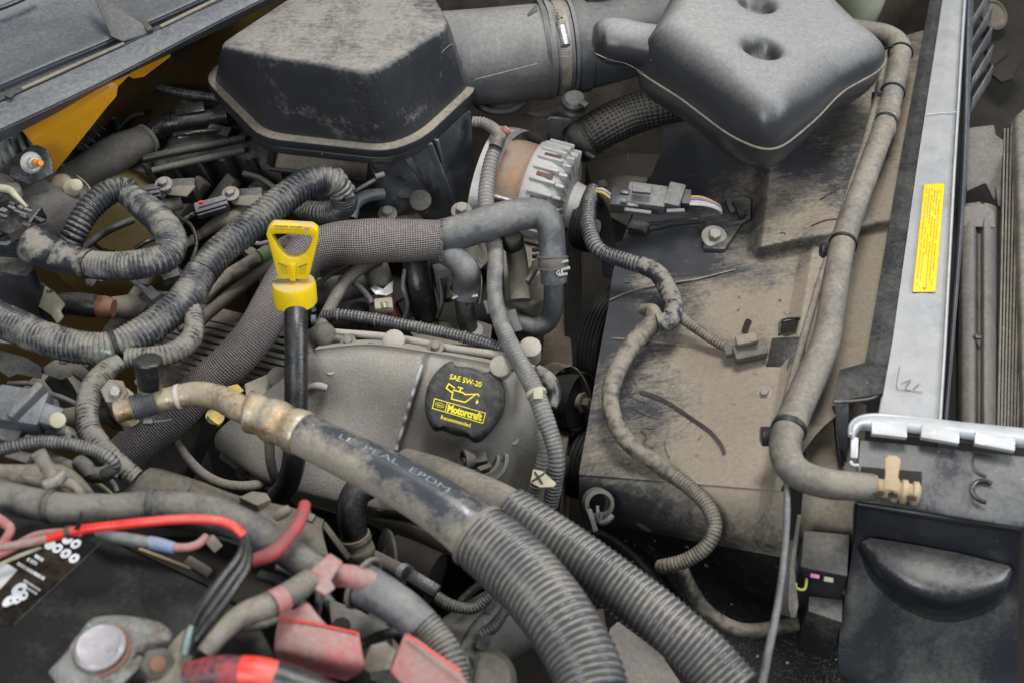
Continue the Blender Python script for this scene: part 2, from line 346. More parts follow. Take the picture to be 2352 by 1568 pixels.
def cushion(outl, cen, ht, hb, rr, dim=(), nt=170, ns=44, zt=0.0, rb=None, hf=None):
    """rounded moulding: seam outline (px, z), bulging ht above and hb below with edge radius rr (m)"""
    d = cat([tuple(P(*p)) for p in outl] + [tuple(P(*outl[0]))]); m = len(d) - 1
    O = [Vector(d[int(i * m / nt)]) for i in range(nt)]; c = P(*cen); dm = [(P(x, y, z), r, q) for x, y, z, r, q in dim]
    V = []; F = []
    for side, h, rad in ((1, ht, rr), (-1, hb, rb or rr)):
        base = len(V)
        for j in range(ns):
            s = 1 - (j / (ns - 1)) ** 1.5 * 0.999
            for o in O:
                v = c + (o - c) * s; dd = (o - c).length * (1 - s); u = min(1, dd / rad); z = h * math.sqrt(max(0, 1 - (1 - u) ** 2.2)) * (hf(v) if hf and side > 0 else 1)
                v = Vector((v.x, v.y, v.z + side * z))
                if side > 0:
                    for (q, r, dp) in dm:
                        e = math.hypot(v.x - q.x, v.y - q.y) / r; v.z -= dp * (1 / (1 + e ** 6))
                V.append(v)
        for j in range(ns - 1):
            for k in range(nt):
                a = base + j * nt + k; b = base + j * nt + (k + 1) % nt; q = (a, b, b + nt, a + nt); F.append(q if side > 0 else q[::-1])
    return G().add(V, F), O
def ring(c, ax, R, r, seg=40, sg=10, h=1.0, arc=1.0):
    ax = Vector(ax).normalized(); e1 = ax.orthogonal().normalized(); e2 = ax.cross(e1); V = []; F = []; n = seg if arc == 1 else seg + 1
    for i in range(n):
        t = 2 * math.pi * arc * i / seg; d = e1 * math.cos(t) + e2 * math.sin(t)
        for k in range(sg):
            q = 2 * math.pi * k / sg; V.append(c + d * (R + r * math.cos(q)) + ax * (r * h * math.sin(q)))
    for i in range(seg):
        for k in range(sg):
            a = i * sg + k; b = i * sg + (k + 1) % sg; j = ((i + 1) % n) * sg; F.append((a, b, j + (k + 1) % sg, j + k))
    return G().add(V, F)
def band(pts, i0, r, w, th, grow=1.0, seg=28):
    """flat band (clamp or tie) round a tube path at fraction i0; r px, w px wide"""
    pa = path(pts, r, 0.002); i = int(i0 * (len(pa) - 1)); c, rr, s = pa[i]; t = (pa[min(i + 2, len(pa) - 1)][0] - pa[max(0, i - 2)][0]).normalized()
    k = sc(c); R = rr * grow; W = w * k / 2; T_ = th * k
    return lathe(c, t, [(R - T_, -W), (R, -W), (R + T_ * 0.6, -W * 0.7), (R + T_ * 0.6, W * 0.7), (R, W), (R - T_, W), (R - T_, -W)], seg, cap=False), c, t, R
FONT = None
def textg(s, conv, org, ex, ey, th=0.0004, bold=0.0):
    """lettering: width spans ex, cap height ey (2-D), through conv(u, v) -> place and normal"""
    cu = bpy.data.curves.new('t', 'FONT'); cu.body = s; cu.offset = bold; cu.resolution_u = 3; ob = bpy.data.objects.new('t', cu); COL.objects.link(ob)
    dg = bpy.context.evaluated_depsgraph_get(); me = ob.evaluated_get(dg).to_mesh(); vs_ = [v.co.copy() for v in me.vertices]; fs = [tuple(p.vertices) for p in me.polygons]
    ob.evaluated_get(dg).to_mesh_clear(); bpy.data.objects.remove(ob); bpy.data.curves.remove(cu)
    x0 = min(v.x for v in vs_); x1 = max(v.x for v in vs_); H = 0.729
    V = []
    for v in vs_:
        u = (v.x - x0) / (x1 - x0); q = v.y / H; V.append(conv(org[0] + ex[0] * u + ey[0] * q, org[1] + ex[1] * u + ey[1] * q))
    return G().add(V, fs)
def stroke(pts, wd, conv, closed=False):
    """flat ink line of width wd through 2-D points"""
    V = []; F = []; n = len(pts); q = [Vector(p) for p in pts]
    for i in range(n):
        a = q[i - 1] if (i or closed) else None; b = q[(i + 1) % n] if (i < n - 1 or closed) else None
        d = Vector((0, 0))
        if a is not None: d += (q[i] - a).normalized()
        if b is not None: d += (b - q[i]).normalized()
        d.normalize(); nn = Vector((-d.y, d.x)); k = 1.0
        if a is not None and b is not None: k = 1 / max(0.4, (q[i] - a).normalized().dot(d))
        V += [conv(*(q[i] + nn * wd * k / 2)), conv(*(q[i] - nn * wd * k / 2))]
    for i in range(n if closed else n - 1):
        j = (i + 1) % n; F.append((2 * i, 2 * i + 1, 2 * j + 1, 2 * j))
    return G().add(V, F)
# ------------------------------------------------------------------ things and parts
def mesh(name, g, mat, ang=40):
    me = bpy.data.meshes.new(name); me.from_pydata(g.v, [], g.f); me.validate()
    if len(me.vertices) == len(g.a) and any(a != (0.0, 0.0, 0.0) for a in g.a[::7]):
        at = me.attributes.new('tube', 'FLOAT_VECTOR', 'POINT'); at.data.foreach_set('vector', [c for a in g.a for c in a])
    me.materials.append(mat); me.polygons.foreach_set('use_smooth', [True] * len(me.polygons))
    me.set_sharp_from_angle(angle=math.radians(ang)); me.update(); return me
class Thing:
    def __init__(s, name, label, cat_, group=None, kind=None):
        s.name, s.label, s.cat, s.group, s.kind, s.parts = name, label, cat_, group, kind, []
    def add(s, pname, g, mat, sub=None, ang=40, label=None):
        o = bpy.data.objects.new(pname, mesh(pname, g, mat, ang)); COL.objects.link(o)
        if label: o['label'] = label
        s.parts.append((o, sub)); return o
    def done(s):
        lo = Vector((1e9,) * 3); hi = -lo
        for o, _ in s.parts:
            for v in o.data.vertices:
                for i in range(3): lo[i] = min(lo[i], v.co[i]); hi[i] = max(hi[i], v.co[i])
        base = Vector(((lo.x + hi.x) / 2, (lo.y + hi.y) / 2, lo.z))
        for o, _ in s.parts: o.data.transform(Matrix.Translation(-base))
        if len(s.parts) == 1:
            r = s.parts[0][0]; r.name = s.name
        else:
            r = bpy.data.objects.new(s.name, None); COL.objects.link(r); r.empty_display_size = 0.02
            for o, sub in s.parts: o.parent = sub or r
        r.location = base
        if s.kind == 'structure': r['kind'] = 'structure'; return r
        r['label'] = s.label; r['category'] = s.cat
        if s.group: r['group'] = s.group
        return r
def simple(name, label, cat_, g, mat, group=None, kind=None):
    t = Thing(name, label, cat_, group, kind); t.add(name, g, mat); return t.done()
def hexbolt(t, p, ax, r, mat=None, washer=None, stud=0.0, pname='bolt', wr=1.75):
    """washer, hex head and optional stud about axis ax; r metres"""
    mat = mat or STEEL; ax = Vector(ax).normalized()
    w_ = t.add('washer', lathe(p, ax, [(r * wr, 0), (r * wr, r * 0.22), (r * wr * 0.93, r * 0.34), (r * 0.8, r * 0.40)], 28), washer or mat)
    h_ = t.add(pname, bev(lathe(p + ax * r * 0.3, ax, [(r, 0), (r, r * 0.95), (r * 0.82, r * 1.1)], 6), r * 0.06), mat, ang=25)
    if stud: t.add('stud', lathe(p + ax * r, ax, [(r * 0.5, 0), (r * 0.5, stud), (r * 0.42, stud + r * 0.1)], 16), mat)
    return h_
# ================================================================== the setting: the bay itself
def quad(pts, th=0.01):
    n = (pts[1] - pts[0]).cross(pts[2] - pts[0]).normalized(); return loft([[p - n * th for p in pts], pts])
simple('engine_bay_floor', '', '', quad([Vector((-1.3, -0.9, -0.46)), Vector((1.3, -0.9, -0.46)), Vector((1.3, 1.5, -0.46)), Vector((-1.3, 1.5, -0.46))]), DEEP, kind='structure')
fa, fb = P(-260, 440, 0.15), P(760, -70, 0.15); off = Vector((-0.03, 0.03, 0))
fa += off; fb += off; dn = Vector((0, 0, -0.6))
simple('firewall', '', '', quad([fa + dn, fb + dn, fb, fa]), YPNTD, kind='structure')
ia, ib = fb, Vector((1.25, 1.02, 0.15))
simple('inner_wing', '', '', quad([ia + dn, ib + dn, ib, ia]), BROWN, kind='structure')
simple('near_wing_wall', '', '', quad([Vector((1.3, -0.62, -0.46)), Vector((-1.3, -0.62, -0.46)), Vector((-1.3, -0.62, -0.05)), Vector((1.3, -0.62, -0.05))]), DEEP, kind='structure')

# ================================================================== cowl
t = Thing('cowl', 'blue grey plastic cowl panel with long folded front lip above the yellow bracket', 'cowl panel')
rows = [[(-120, 40, .205), (75, -40, .205), (230, -110, .205), (420, -200, .205)],
        [(-120, 120, .19), (95, 30, .185), (240, -30, .185), (500, -150, .19)],
        [(-120, 205, .20), (105, 118, .195), (250, 52, .195), (560, -95, .20)],
        [(-120, 240, .215), (112, 143, .215), (258, 83, .215), (600, -70, .215)],
        [(-120, 262, .203), (116, 160, .203), (268, 93, .203), (615, -60, .203)],
        [(-120, 272, .203), (120, 168, .203), (275, 98, .203), (622, -56, .203)],
        [(-120, 285, .214), (125, 176, .214), (285, 103, .214), (630, -52, .214)]]
t.add('panel', sheet(rows, 70, 60, 0.004), GRYB)
e0, e1, e2 = [(-120, 290), (135, 176), (290, 104), (650, -62)], [(-120, 350), (110, 245), (275, 165), (500, 48), (680, -40)], [(-120, 380), (110, 264), (250, 187), (510, 60), (700, -35)]
def pl(pts, z): return [(x, y, z) for x, y in pts]
def five(p):  # resample a polyline to 5
    d = cat([tuple(map(float, q)) for q in p]); m = len(d) - 1; return [d[int(i * m / 4)] for i in range(5)]
E0, E1, E2 = five(e0), five(e1), five(e2)
t.add('lip', sheet([pl(E0, .213), pl([(a[0] * .5 + b[0] * .5, a[1] * .5 + b[1] * .5) for a, b in zip(E0, E1)], .212), pl(E1, .208), pl(E1, .2065), pl(E2, .185)], 60, 30, 0.004, smooth=True), GRYB)
t.add('fin', plate([(205, -30, .222), (254, 82, .222), (282, 95, .215), (342, 75, .215), (326, 53, .222), (275, 22, .228), (232, -14, .23)], 6, 2), M('fin_plastic', (.05,.05,.054), dust=(.15,.145,.135), amt=.3, rough=.6, scale=10), label='dark triangular fin')
for a, b in (((330, 50, .218), (346, 72, .218)), ((14, 218, .218), (30, 224, .218))):
    t.add('clip', bar(a, b, 14, 8), BLKD)
for a, b in (((368, 62, .216), (520, -12, .216)), ((50, 205, .216), (285, 100, .216))):
    t.add('dust_strip', bar(a, b, 9, 5), SHRT)
t.add('edge_notch', bar((508, 42, .206), (514, 60, .195), 7, 5), BLKD)
t.add('rear_edge', tube([(-60, 40, .21), (20, 12, .21), (90, -20, .21)], 6), BLKC)
t.done()
t = Thing('cowl_bracket', 'yellow painted triangular body bracket under the cowl lip', 'bracket')
t.add('gusset', plate([(50, 300, .17), (140, 250, .172), (258, 187, .175), (272, 198, .168), (268, 222, .16), (248, 245, .15), (190, 318, .12), (126, 398, .085), (104, 402, .085), (76, 332, .13)], 5, 2), YPNT)
t.add('tab', plate([(258, 187, .176), (300, 166, .176), (390, 116, .176), (393, 130, .172), (330, 178, .16), (308, 182, .16), (296, 176, .165), (272, 200, .165)], 6, 2.5), YPNT)
t.done()

# ================================================================== air filter box
t = Thing('air_filter_box', 'large dusty black air filter box with smeared lid beside the intake duct', 'air box')
ZF = 0.118
Lb = [(486, 180), (520, 216), (613, 309), (885, 340), (960, 312), (1083, 200), (960, -30), (740, -60)]
Lt = [(497, 116), (530, 121), (612, 138), (858, 180), (925, 140), (1040, 66), (950, -85), (765, -62)]
bot = rnd([P(x, y, ZF) for x, y in Lb], 0.022, 4); top = rnd([P(x, y, 0.222) for x, y in Lt], 0.022, 4)
c = sum(top, Vector()) / len(top)
loops = [bot, [a + (b - a) * 0.5 for a, b in zip(bot, top)], [a + (b - a) * 0.86 for a, b in zip(bot, top)]]
for k, (ins, dz) in enumerate(((0.006, .0), (.02, .005), (.05, .0072), (.5, .0085), (.85, .009))):
    loops.append([b + (c - b) * ins + Vector((0, 0, dz)) for b in top])
t.add('lid', loft(loops, capb=False), BOX, ang=60)
pc, pd, pe = P(885, 340, ZF), P(1083, 200, ZF), P(1040, 66, .222); fnr = (pd - pc).cross(pe - pc).normalized()
if fnr.dot(CAM - pc) < 0: fnr = -fnr
LQ = lambda x, y: PN(x, y, pc + fnr * .0008, fnr)
t.add('scribe_line', tube([LQ(998, 250), LQ(985, 200), LQ(974, 152), LQ(1008, 127), LQ(1040, 102), LQ(1052, 140), LQ(1066, 190)], .7, seg=6, step=.004), LGRY)
def grow(l, k, dz):
    cc = sum(l, Vector()) / len(l); return [p + (p - cc).normalized() * k + Vector((0, 0, dz)) for p in l]
RIM = M('dusty_rim', (.02,.021,.023), dust=(.23,.20,.155), amt=.1, up=1.8, rough=.4, soft=.8)
t.add('rim', bev(loft([grow(bot, .004, -.011), grow(bot, .010, -.010), grow(bot, .010, .001), grow(bot, .001, .004)]), .0012), RIM)
t.add('lower_rim', bev(loft([grow(bot, .003, -.024), grow(bot, .006, -.023), grow(bot, .006, -.013), grow(bot, .002, -.0115)]), .0012), BLK)
lo = [P(x, y, ZF - .024) for x, y in [(640, 300), (860, 352), (1080, 236), (980, 20), (760, 0)]]
lc = sum(lo, Vector()) / 5
lowl = rnd(lo, .02, 4); low2 = [Vector((lc.x + (p.x - lc.x) * .86 + .01, lc.y + (p.y - lc.y) * .86, -0.03)) for p in lowl]
LOWM = M('lower_box_plastic', (0.075, 0.082, 0.094), dust=(0.25, 0.235, 0.205), amt=0.30, up=0.5, rough=0.36, scale=12, lw=2.2, fw=.6, bump=.12)
t.add('lower_housing', loft([low2, lowl]), LOWM, ang=50)
# leg and ribs of the lower housing
t.add('leg', plate([(852, 372, .09), (905, 360, .09), (1000, 310, .09), (1082, 255, .085), (1090, 384, .0), (1078, 392, .0), (1050, 500, -.05), (975, 508, -.05), (988, 440, -.01), (945, 457, -.005), (906, 456, 0), (868, 418, .03)], 8, 3), LOWM)
for a, b in (((925, 350, .10), (985, 430, .0)), ((985, 330, .10), (1052, 498, -.045)), ((1000, 320, .10), (1012, 372, .06))):
    t.add('rib', bar(a, b, 7, 16, 2), LOWM)
# open tray under the front rim
t.add('tray_floor', plate([(622, 340, .075), (845, 372, .075), (842, 412, .05), (640, 396, .05), (618, 386, .05)], 6, 2), SHRT)
t.add('tray_lip', bar((616, 389, .055), (842, 416, .055), 7, 10), BLK)
t.add('tray_end', plate([(617, 322, .10), (628, 338, .09), (626, 392, .05), (612, 376, .055)], 5, 2), BLK)
t.add('tray_end', plate([(846, 352, .098), (856, 356, .098), (852, 412, .05), (842, 414, .05)], 5, 2), BLK)
for k in range(5): t.add('clip_coil', ring(P(850 + k * 4, 380 + k * 7, .07), (1, .2, .3), .006, .0014, 18, 6), BLKD)
t.add('rim_tab', bar((1036, 262, .1), (1076, 232, .1), 12, 10), GRYB)
t.done()

# ================================================================== intake duct
AX = [(1000, 139, .125, 108), (1120, 130, .125, 108), (1236, 120, .125, 108), (1262, 118, .125, 106)]
t = Thing('intake_duct', 'wide grey plastic intake duct joined by a steel worm clamp', 'intake duct')
DUCT = M('duct_plastic', (0.06, 0.063, 0.069), dust=(0.23, 0.222, 0.208), amt=0.42, up=0.9, rough=0.42, scale=9, soft=1.3, bump=0.1)
DUCTB = M('duct_rubber', (0.045, 0.05, 0.058), dust=(0.20, 0.19, 0.175), amt=0.22, up=0.7, rough=0.4, scale=10, soft=1.2, bump=0.08)
t.add('pipe', tube(AX, seg=64, step=.008), DUCT)
FULL = [(1000, 139, .125), (1236, 120, .125), (1330, 108, .125), (1440, 88, .125)]
def duct_ring(x0, x1, r, name, mat, rr=None):
    y = lambda x: 138 - (x - 1000) * .092
    return t.add(name, tube([(x0, y(x0), .125, r), ((x0 + x1) / 2, y((x0 + x1) / 2), .125, rr or r), (x1, y(x1), .125, r)], seg=64, step=.003), mat)
duct_ring(1238, 1248, 114, 'flange', DUCTB); duct_ring(1252, 1262, 113, 'flange', DUCT)
duct_ring(1264, 1302, 106, 'collar', DUCT)
cl = duct_ring(1271, 1293, 108, 'clamp_band', STEEL)
duct_ring(1304, 1312, 109, 'flange', DUCT); duct_ring(1312, 1346, 103, 'collar', DUCTB, 105)
t.add('outlet_pipe', tube([(1340, 107, .125, 99), (1400, 98, .128, 92), (1470, 78, .134, 90), (1560, 44, .14, 88), (1660, 0, .145, 88)], seg=64, step=.008), DUCTB)
t.add('mounting_flange', tube([(1084, 222, .06, 6), (1100, 244, .06, 8), (1135, 258, .055, 8), (1175, 255, .055, 8), (1206, 238, .06, 6)], seg=14, flat=0), DUCTB)
t.add('mounting_skirt', plate([(1084, 218, .06), (1150, 200, .065), (1215, 225, .06), (1190, 250, .055), (1140, 258, .053), (1100, 246, .055)], 6, 2), BLK)
# worm screw of the clamp, on the face of the band turned to the camera
w1, w2 = PN(1289, 62, P(1281, 92, .198), Vector((0, -.55, .8))), PN(1299, 106, P(1281, 92, .198), Vector((0, -.55, .8)))
t.add('worm_housing', tube([(w1, .0062), (w2, .0062)], seg=16), STEELC, sub=cl)
t.add('screw', lathe(w1, w1 - w2, [(.0045, 0), (.0062, .002), (.0062, .006), (.003, .0065), (.003, .010), (.0048, .0105), (.0048, .016)], 12), STEEL, sub=cl)
for y0, n in ((24, 5), (118, 3)):
    for k in range(n):
        xx = 1267 + (y0 + k * 6) * .22 + 2; q = PN(xx, y0 + k * 6, P(1281, 92, .201), Vector((0, -.55, .8)))
        t.add('slot', boxg(q, Vector((.0042, 0, 0)), Vector((0, .0005, .0005)), Vector((0, .0004, -.0003)), 0), INKD, sub=cl)
t.add('seam_rib', tube([(1092, 183, .186), (1160, 166, .190), (1234, 147, .194)], 1.5, seg=8), DUCT)
t.add('fin', plate([(1210, 34, 0.215), (1232, 8, 0.221), (1234, 24, 0.221), (1212, 38, 0.215)], 3, 1), BLK)
t.done()
t = Thing('duct_bracket', 'dark bracket with rubber grommet under the clamped duct joint', 'bracket')
t.add('arm', plate([(1196, 262, .06), (1300, 240, .06), (1338, 238, .06), (1326, 268, .05), (1310, 274, .048), (1230, 268, .05)], 10, 3), BLK)
t.add('grommet', lathe(P(1318, 252, .075), (0, -.3, 1), [(.014, 0), (.016, .004), (.012, .008), (.016, .012), (.016, .02), (.012, .024)], 24), BLK)
t.add('wing', bar((1332, 235, .10), (1350, 244, .10), 16, 9, 3), BLK)
t.add('strut', plate([(1257, 276, .06), (1264, 272, .06), (1312, 276, .06), (1310, 282, .058), (1292, 284, .055), (1290, 348, .0), (1256, 345, .0)], 6, 2), RUB)
t.done()

# ================================================================== resonator
t = Thing('air_resonator', 'smooth grey pillow shaped resonator box with round dimples', 'resonator')
ZS = .165
out = [(1467, 165), (1472, 150), (1530, 40), (1560, -55), (1700, -80), (1850, -45), (1905, 20), (1965, 75), (2022, 118), (2032, 142), (2010, 168), (1975, 188), (1930, 216), (1880, 268), (1830, 312), (1795, 336), (1762, 343), (1720, 332), (1660, 300), (1570, 232), (1500, 187)]
xl, xr = P(1470, 160, ZS).x, P(2030, 142, ZS).x
g, O = cushion([(x, y, ZS) for x, y in out], (1740, 150, ZS), .066, .045, .05, hf=lambda o: 1.12 - .62 * max(0, min(1, (o.x - xl) / (xr - xl))) ** 1.2,
               dim=[(1750, 112, .218, .019, .03), (1740, 6, .218, .019, .03)], rb=.03)
bd = t.add('body', g, RES, ang=70)
t.add('seam', tube([(v, .0016) for v in O[::5]] + [(O[0], .0016)], seg=8, caps=False), SHRT, sub=bd)
NK = [(1361, 96, .19, 8), (1364, 96, .19, 26), (1372, 95, .19, 40), (1388, 94, .19, 50), (1420, 97, .19, 54), (1460, 104, .188, 52), (1510, 112, .186, 54), (1560, 116, .186, 60)]
nk = t.add('neck', tube(NK, seg=44, step=.004), RES, ang=70)
t.add('neck_seam', tube([(1368, 124, .215), (1400, 138, .21), (1440, 148, .20), (1476, 168, .19)], 1.3, seg=6), SHR, sub=nk)
t.done()
t = Thing('textured_hose', 'black knobbly textured hose with a grey band beneath the resonator', 'hose')
HB = M('knobbly_hose', (0.03, 0.03, 0.032), dust=(0.17, 0.155, 0.13), amt=0.36, up=.9, rough=0.5, braid=0.0075 * 1.6, bump=1.0)
hp = [(1318, 338, .0, 44), (1370, 302, .02, 46), (1440, 268, .03, 47), (1510, 246, .04, 45), (1580, 232, .04, 44)]
t.add('body', tube(hp, seg=40), HB)
for f, w_, gr, mt in ((.04, 10, 1.03, BLKD), (.10, 26, 1.03, FINR), (.17, 6, 1.05, BLKD)):
    t.add('clamp_band', band(hp, f, 45, w_, 3, gr)[0], mt)
t.add('nozzle', lathe(P(1305, 342, -.01), Vector((1, .45, .3)), [(.012, -.03), (.02, -.012), (.026, 0), (.026, .012)], 24), CASTL)
t.add('clamp_ear', bar((1345, 352, .03), (1366, 364, .03), 10, 8), BLKD)
t.done()

# ================================================================== fan shroud
def shz(x, y):
    z = 0.0
    # raised dusty ledge right of the slanting step
    e = (x - (1722 - (y - 470) * .10)) / 40.0; e = max(0, min(1, e)); k = e * e * (3 - 2 * e)
    lim = max(0, min(1, (612 - (x - 1700) * .22 - y) / 40.0)); z += .026 * k * lim * lim * (3 - 2 * lim)
    e = max(0, min(1, (y - (772 + (x - 1400) * .02)) / 14)); z -= .0035 * e            # overlap line
    e = max(0, min(1, (x - (1838 - (y - 560) * .16)) / 30)); z += .012 * e * (1 if y > 560 else max(0, (y - 500) / 60))
    e = max(0, min(1, (430 - abs(y - 430)) / 400)); z += .004 * noise.noise(Vector((x * .006, y * .006, 3)))
    return z
t = Thing('fan_shroud', 'wide dusty black plastic fan shroud panel beside the drive belts', 'fan shroud')
L_ = [(1500, 240), (1520, 330), (1500, 395), (1462, 480), (1432, 545), (1408, 625), (1398, 700), (1380, 795), (1362, 900), (1347, 990), (1331, 1078)]
R_ = [(2160, 60), (2120, 300), (2105, 392), (2085, 480), (2075, 545), (2055, 625), (2045, 700), (2030, 795), (1985, 900), (1880, 990), (1800, 1110)]
rows = []
for (lx, ly), (rx, ry) in zip(L_, R_):
    rows.append([(lx + (rx - lx) * u, ly + (ry - ly) * u, -.012 + .052 * u + (.02 if u > .5 else .04 * u)) for u in (0, .25, .5, .75, 1)])
last = rows[-1]
for dx, dy, dz in ((0, 14, -.0025), (-1, 30, -.008), (-1, 50, -.018), (0, 74, -.034), (2, 96, -.054), (8, 112, -.08)): rows.append([(x + dx * (1 - i * .2), y + dy * (1 + .12 * i), z + dz) for i, (x, y, z) in enumerate(last)])
sh = t.add('panel', sheet(rows, 260, 280, .005, shz), SHR)
rows = [[(1345, 1170, -.06), (1480, 1185, -.055), (1640, 1222, -.045), (1820, 1262, -.02), (1960, 1280, -.02)],
        [(1370, 1235, -.11), (1500, 1260, -.12), (1650, 1330, -.12), (1820, 1370, -.1), (1960, 1380, -.1)],
        [(1420, 1290, -.17), (1540, 1400, -.19), (1660, 1440, -.19), (1820, 1470, -.18), (1960, 1480, -.18)],
        [(1500, 1380, -.22), (1580, 1500, -.24), (1680, 1600, -.25), (1820, 1620, -.25), (1960, 1620, -.25)]]
t.add('shroud_wall', sheet(rows, 60, 60, .005), SPLT)
t.add('shroud_rim', tube([(1350, 1215, -.09), (1400, 1232, -.095), (1470, 1290, -.12), (1530, 1370, -.15), (1575, 1470, -.18), (1600, 1580, -.2)], 9, seg=12), BLKD)
t.add('bump', cushion([(1428, 1150, -.035), (1440, 1143, -.03), (1480, 1148, -.03), (1520, 1166, -.03), (1510, 1186, -.04), (1460, 1182, -.045), (1432, 1170, -.04)], (1470, 1165, -.035), .012, .004, .01, nt=60, ns=14)[0], SPLT)
t.add('peg', tube([(1462, 1190, -.05, 12), (1475, 1200, -.05, 12), (1492, 1214, -.06, 9)], seg=12), TANM)
def on(x, y, dz=.0):  # on the shroud panel: solve height from its rows
    for j in range(len(L_) - 1):
        if L_[j][1] <= y <= L_[j + 1][1] + 40:
            f = (y - L_[j][1]) / (L_[j + 1][1] - L_[j][1]); lx = L_[j][0] + (L_[j + 1][0] - L_[j][0]) * f; rx = R_[j][0] + (R_[j + 1][0] - R_[j][0]) * f
            u = max(0, min(1, (x - lx) / (rx - lx))); break
    return P(x, y, -.012 + .052 * u + (.02 if u > .5 else .04 * u) + shz(x, y) + dz)
def onr(pts, wd, dz=.002):
    """worn or wiped mark lying on the panel"""
    d = cat([tuple(map(float, q)) for q in pts]); V = []; F = []; n = len(d)
    for i, q in enumerate(d):
        a, b = d[max(0, i - 1)], d[min(n - 1, i + 1)]; tx, ty = b[0] - a[0], b[1] - a[1]; l = math.hypot(tx, ty) or 1; k = wd / 2 * min(1, i / 6 + .2, (n - 1 - i) / 4 + .5)
        V += [on(q[0] - ty / l * k, q[1] + tx / l * k, dz), on(q[0] + ty / l * k, q[1] - tx / l * k, dz)]
    for i in range(n - 1): F.append((2 * i, 2 * i + 1, 2 * i + 3, 2 * i + 2))
    return G().add(V, F)
t.add('wiped_streak', onr([(1468, 898), (1500, 908), (1540, 928), (1590, 962), (1630, 990), (1655, 1020), (1664, 1042)], 9), BLKC)
for q in ([(1430, 848), (1450, 862), (1462, 882)], [(1445, 905), (1462, 915), (1490, 925)], [(1470, 985), (1485, 1000), (1478, 1018), (1500, 1026)], [(1480, 980), (1505, 982)], [(1440, 870), (1452, 890), (1440, 900)], [(1455, 935), (1485, 950), (1515, 960)], [(1525, 1010), (1530, 1035), (1538, 1050)], [(1690, 480), (1720, 500)], [(1860, 520), (1900, 505), (1960, 500)], [(1880, 460), (1930, 430)]):
    t.add('scratch', onr(q, 2.4), BLKD)
rs = random.Random(21)
for k in range(34):
    x0, y0 = rs.uniform(1430, 1950), rs.uniform(300, 1050)
    if x0 > 2010 - (y0 - 300) * .35: continue
    a0 = rs.uniform(0, 6.28); l0 = rs.uniform(6, 24); cv = rs.uniform(-8, 8)
    t.add('scratch', onr([(x0, y0), (x0 + math.cos(a0) * l0 * .5 - math.sin(a0) * cv, y0 + math.sin(a0) * l0 * .5 + math.cos(a0) * cv), (x0 + math.cos(a0) * l0, y0 + math.sin(a0) * l0)], rs.uniform(1.2, 2.6), .0015), BLKD if rs.random() < .75 else SHRT)
t.add('slot', onr([(1721, 733), (1716, 745), (1709, 765)], 15, .0015), DEEP)
t.add('window_hole', G().join(loft([[on(x, y, .001) for x, y in [(1796, 738), (1836, 732), (1828, 764), (1790, 766)]], [on(x, y, .002) for x, y in [(1796, 738), (1836, 732), (1828, 764), (1790, 766)]]])), DEEP)
t.add('hole_edge', tube([on(1790, 768, .003), on(1795, 736, .003), on(1838, 730, .003)], 2.5, seg=8), BLKD)
# sensor pad at the top left of the panel
t.add('pad', plate([on(x, y, .007) for x, y in [(1452, 500), (1560, 482), (1700, 448), (1726, 456), (1724, 500), (1704, 512), (1664, 572), (1615, 570), (1620, 505), (1540, 512), (1480, 528), (1446, 530)]], 9, 2), SHR)
t.add('pad_end', bar(on(1448, 520, .008), on(1488, 528, .008), 26, 18), BLK)
t.add('pad_rail', bar(on(1486, 510, .013), on(1605, 504, .013), 7, 8), SHR)
t.add('clip_slot', bar(on(1690, 468, .012), on(1704, 500, .012), 14, 14), BLKC)
t.add('clip_slot', bar(on(1672, 462, .012), on(1684, 490, .012), 16, 10), BLK)
t.add('seam_rib', onr([(1398, 690), (1440, 672), (1500, 655), (1600, 640), (1690, 618)], 3, .003), SHRT)
t.add('seam_rib', onr([(1402, 775), (1500, 784), (1650, 800), (1780, 812)], 2.5, .002), SHRT)
p = on(1640, 545, .009); hexbolt(t, p, (0, -.35, 1), .0082, STEEL, wr=1.9)
t.done()
# ================================================================== radiator, bar and front panel
t = Thing('radiator_top_bar', 'long silver aluminium bar with yellow warning label along the radiator top', 'radiator bar')
def zb(y): return .105
L = [(2170, -40), (2164, 0), (2104, 392), (2049, 784), (2019, 951), (2014, 985)]; Rr = [(2214, -40), (2211, 0), (2187, 392), (2166, 784), (2155, 960), (2152, 985)]
rows = [[(a[0], a[1], .085), (a[0] + 1, a[1], .105), (a[0] * .5 + b[0] * .5, a[1] * .5 + b[1] * .5, .1075), (b[0] - 1, b[1], .105), (b[0], b[1], .103)] for a, b in zip(L, Rr)]
t.add('bar', sheet(rows, 40, 60, .006, smooth=False), ALU)
rows = [[(b[0] + .5, b[1], .104), (b[0] + 3, b[1], .109), (b[0] + 7, b[1], .109), (b[0] + 9, b[1], .09)] for b in Rr]
t.add('edge_bead', sheet(rows, 12, 40, .004, smooth=False), WHTM)
t.add('joint_line', tube([(2127, 263, .109), (2196, 258, .109)], 1.2, seg=6), WHTM)
lab = [(2122, 424), (2170, 422), (2149, 671), (2095, 671)]
zl = .1095
def lq(u, v, dz=0): # label-space: u across 0..1, v along 0..1
    a = [lab[0][i] + (lab[1][i] - lab[0][i]) * u for i in (0, 1)]; b = [lab[3][i] + (lab[2][i] - lab[3][i]) * u for i in (0, 1)]
    return P(a[0] + (b[0] - a[0]) * v, a[1] + (b[1] - a[1]) * v, zl + dz)
lb = t.add('warning_label', bev(loft([[lq(u, v, -.003) for u, v in ((0, 0), (1, 0), (1, 1), (0, 1))], [lq(u, v) for u, v in ((0, 0), (1, 0), (1, 1), (0, 1))]]), .0015), YLAB)
g = G(); rn = random.Random(4)
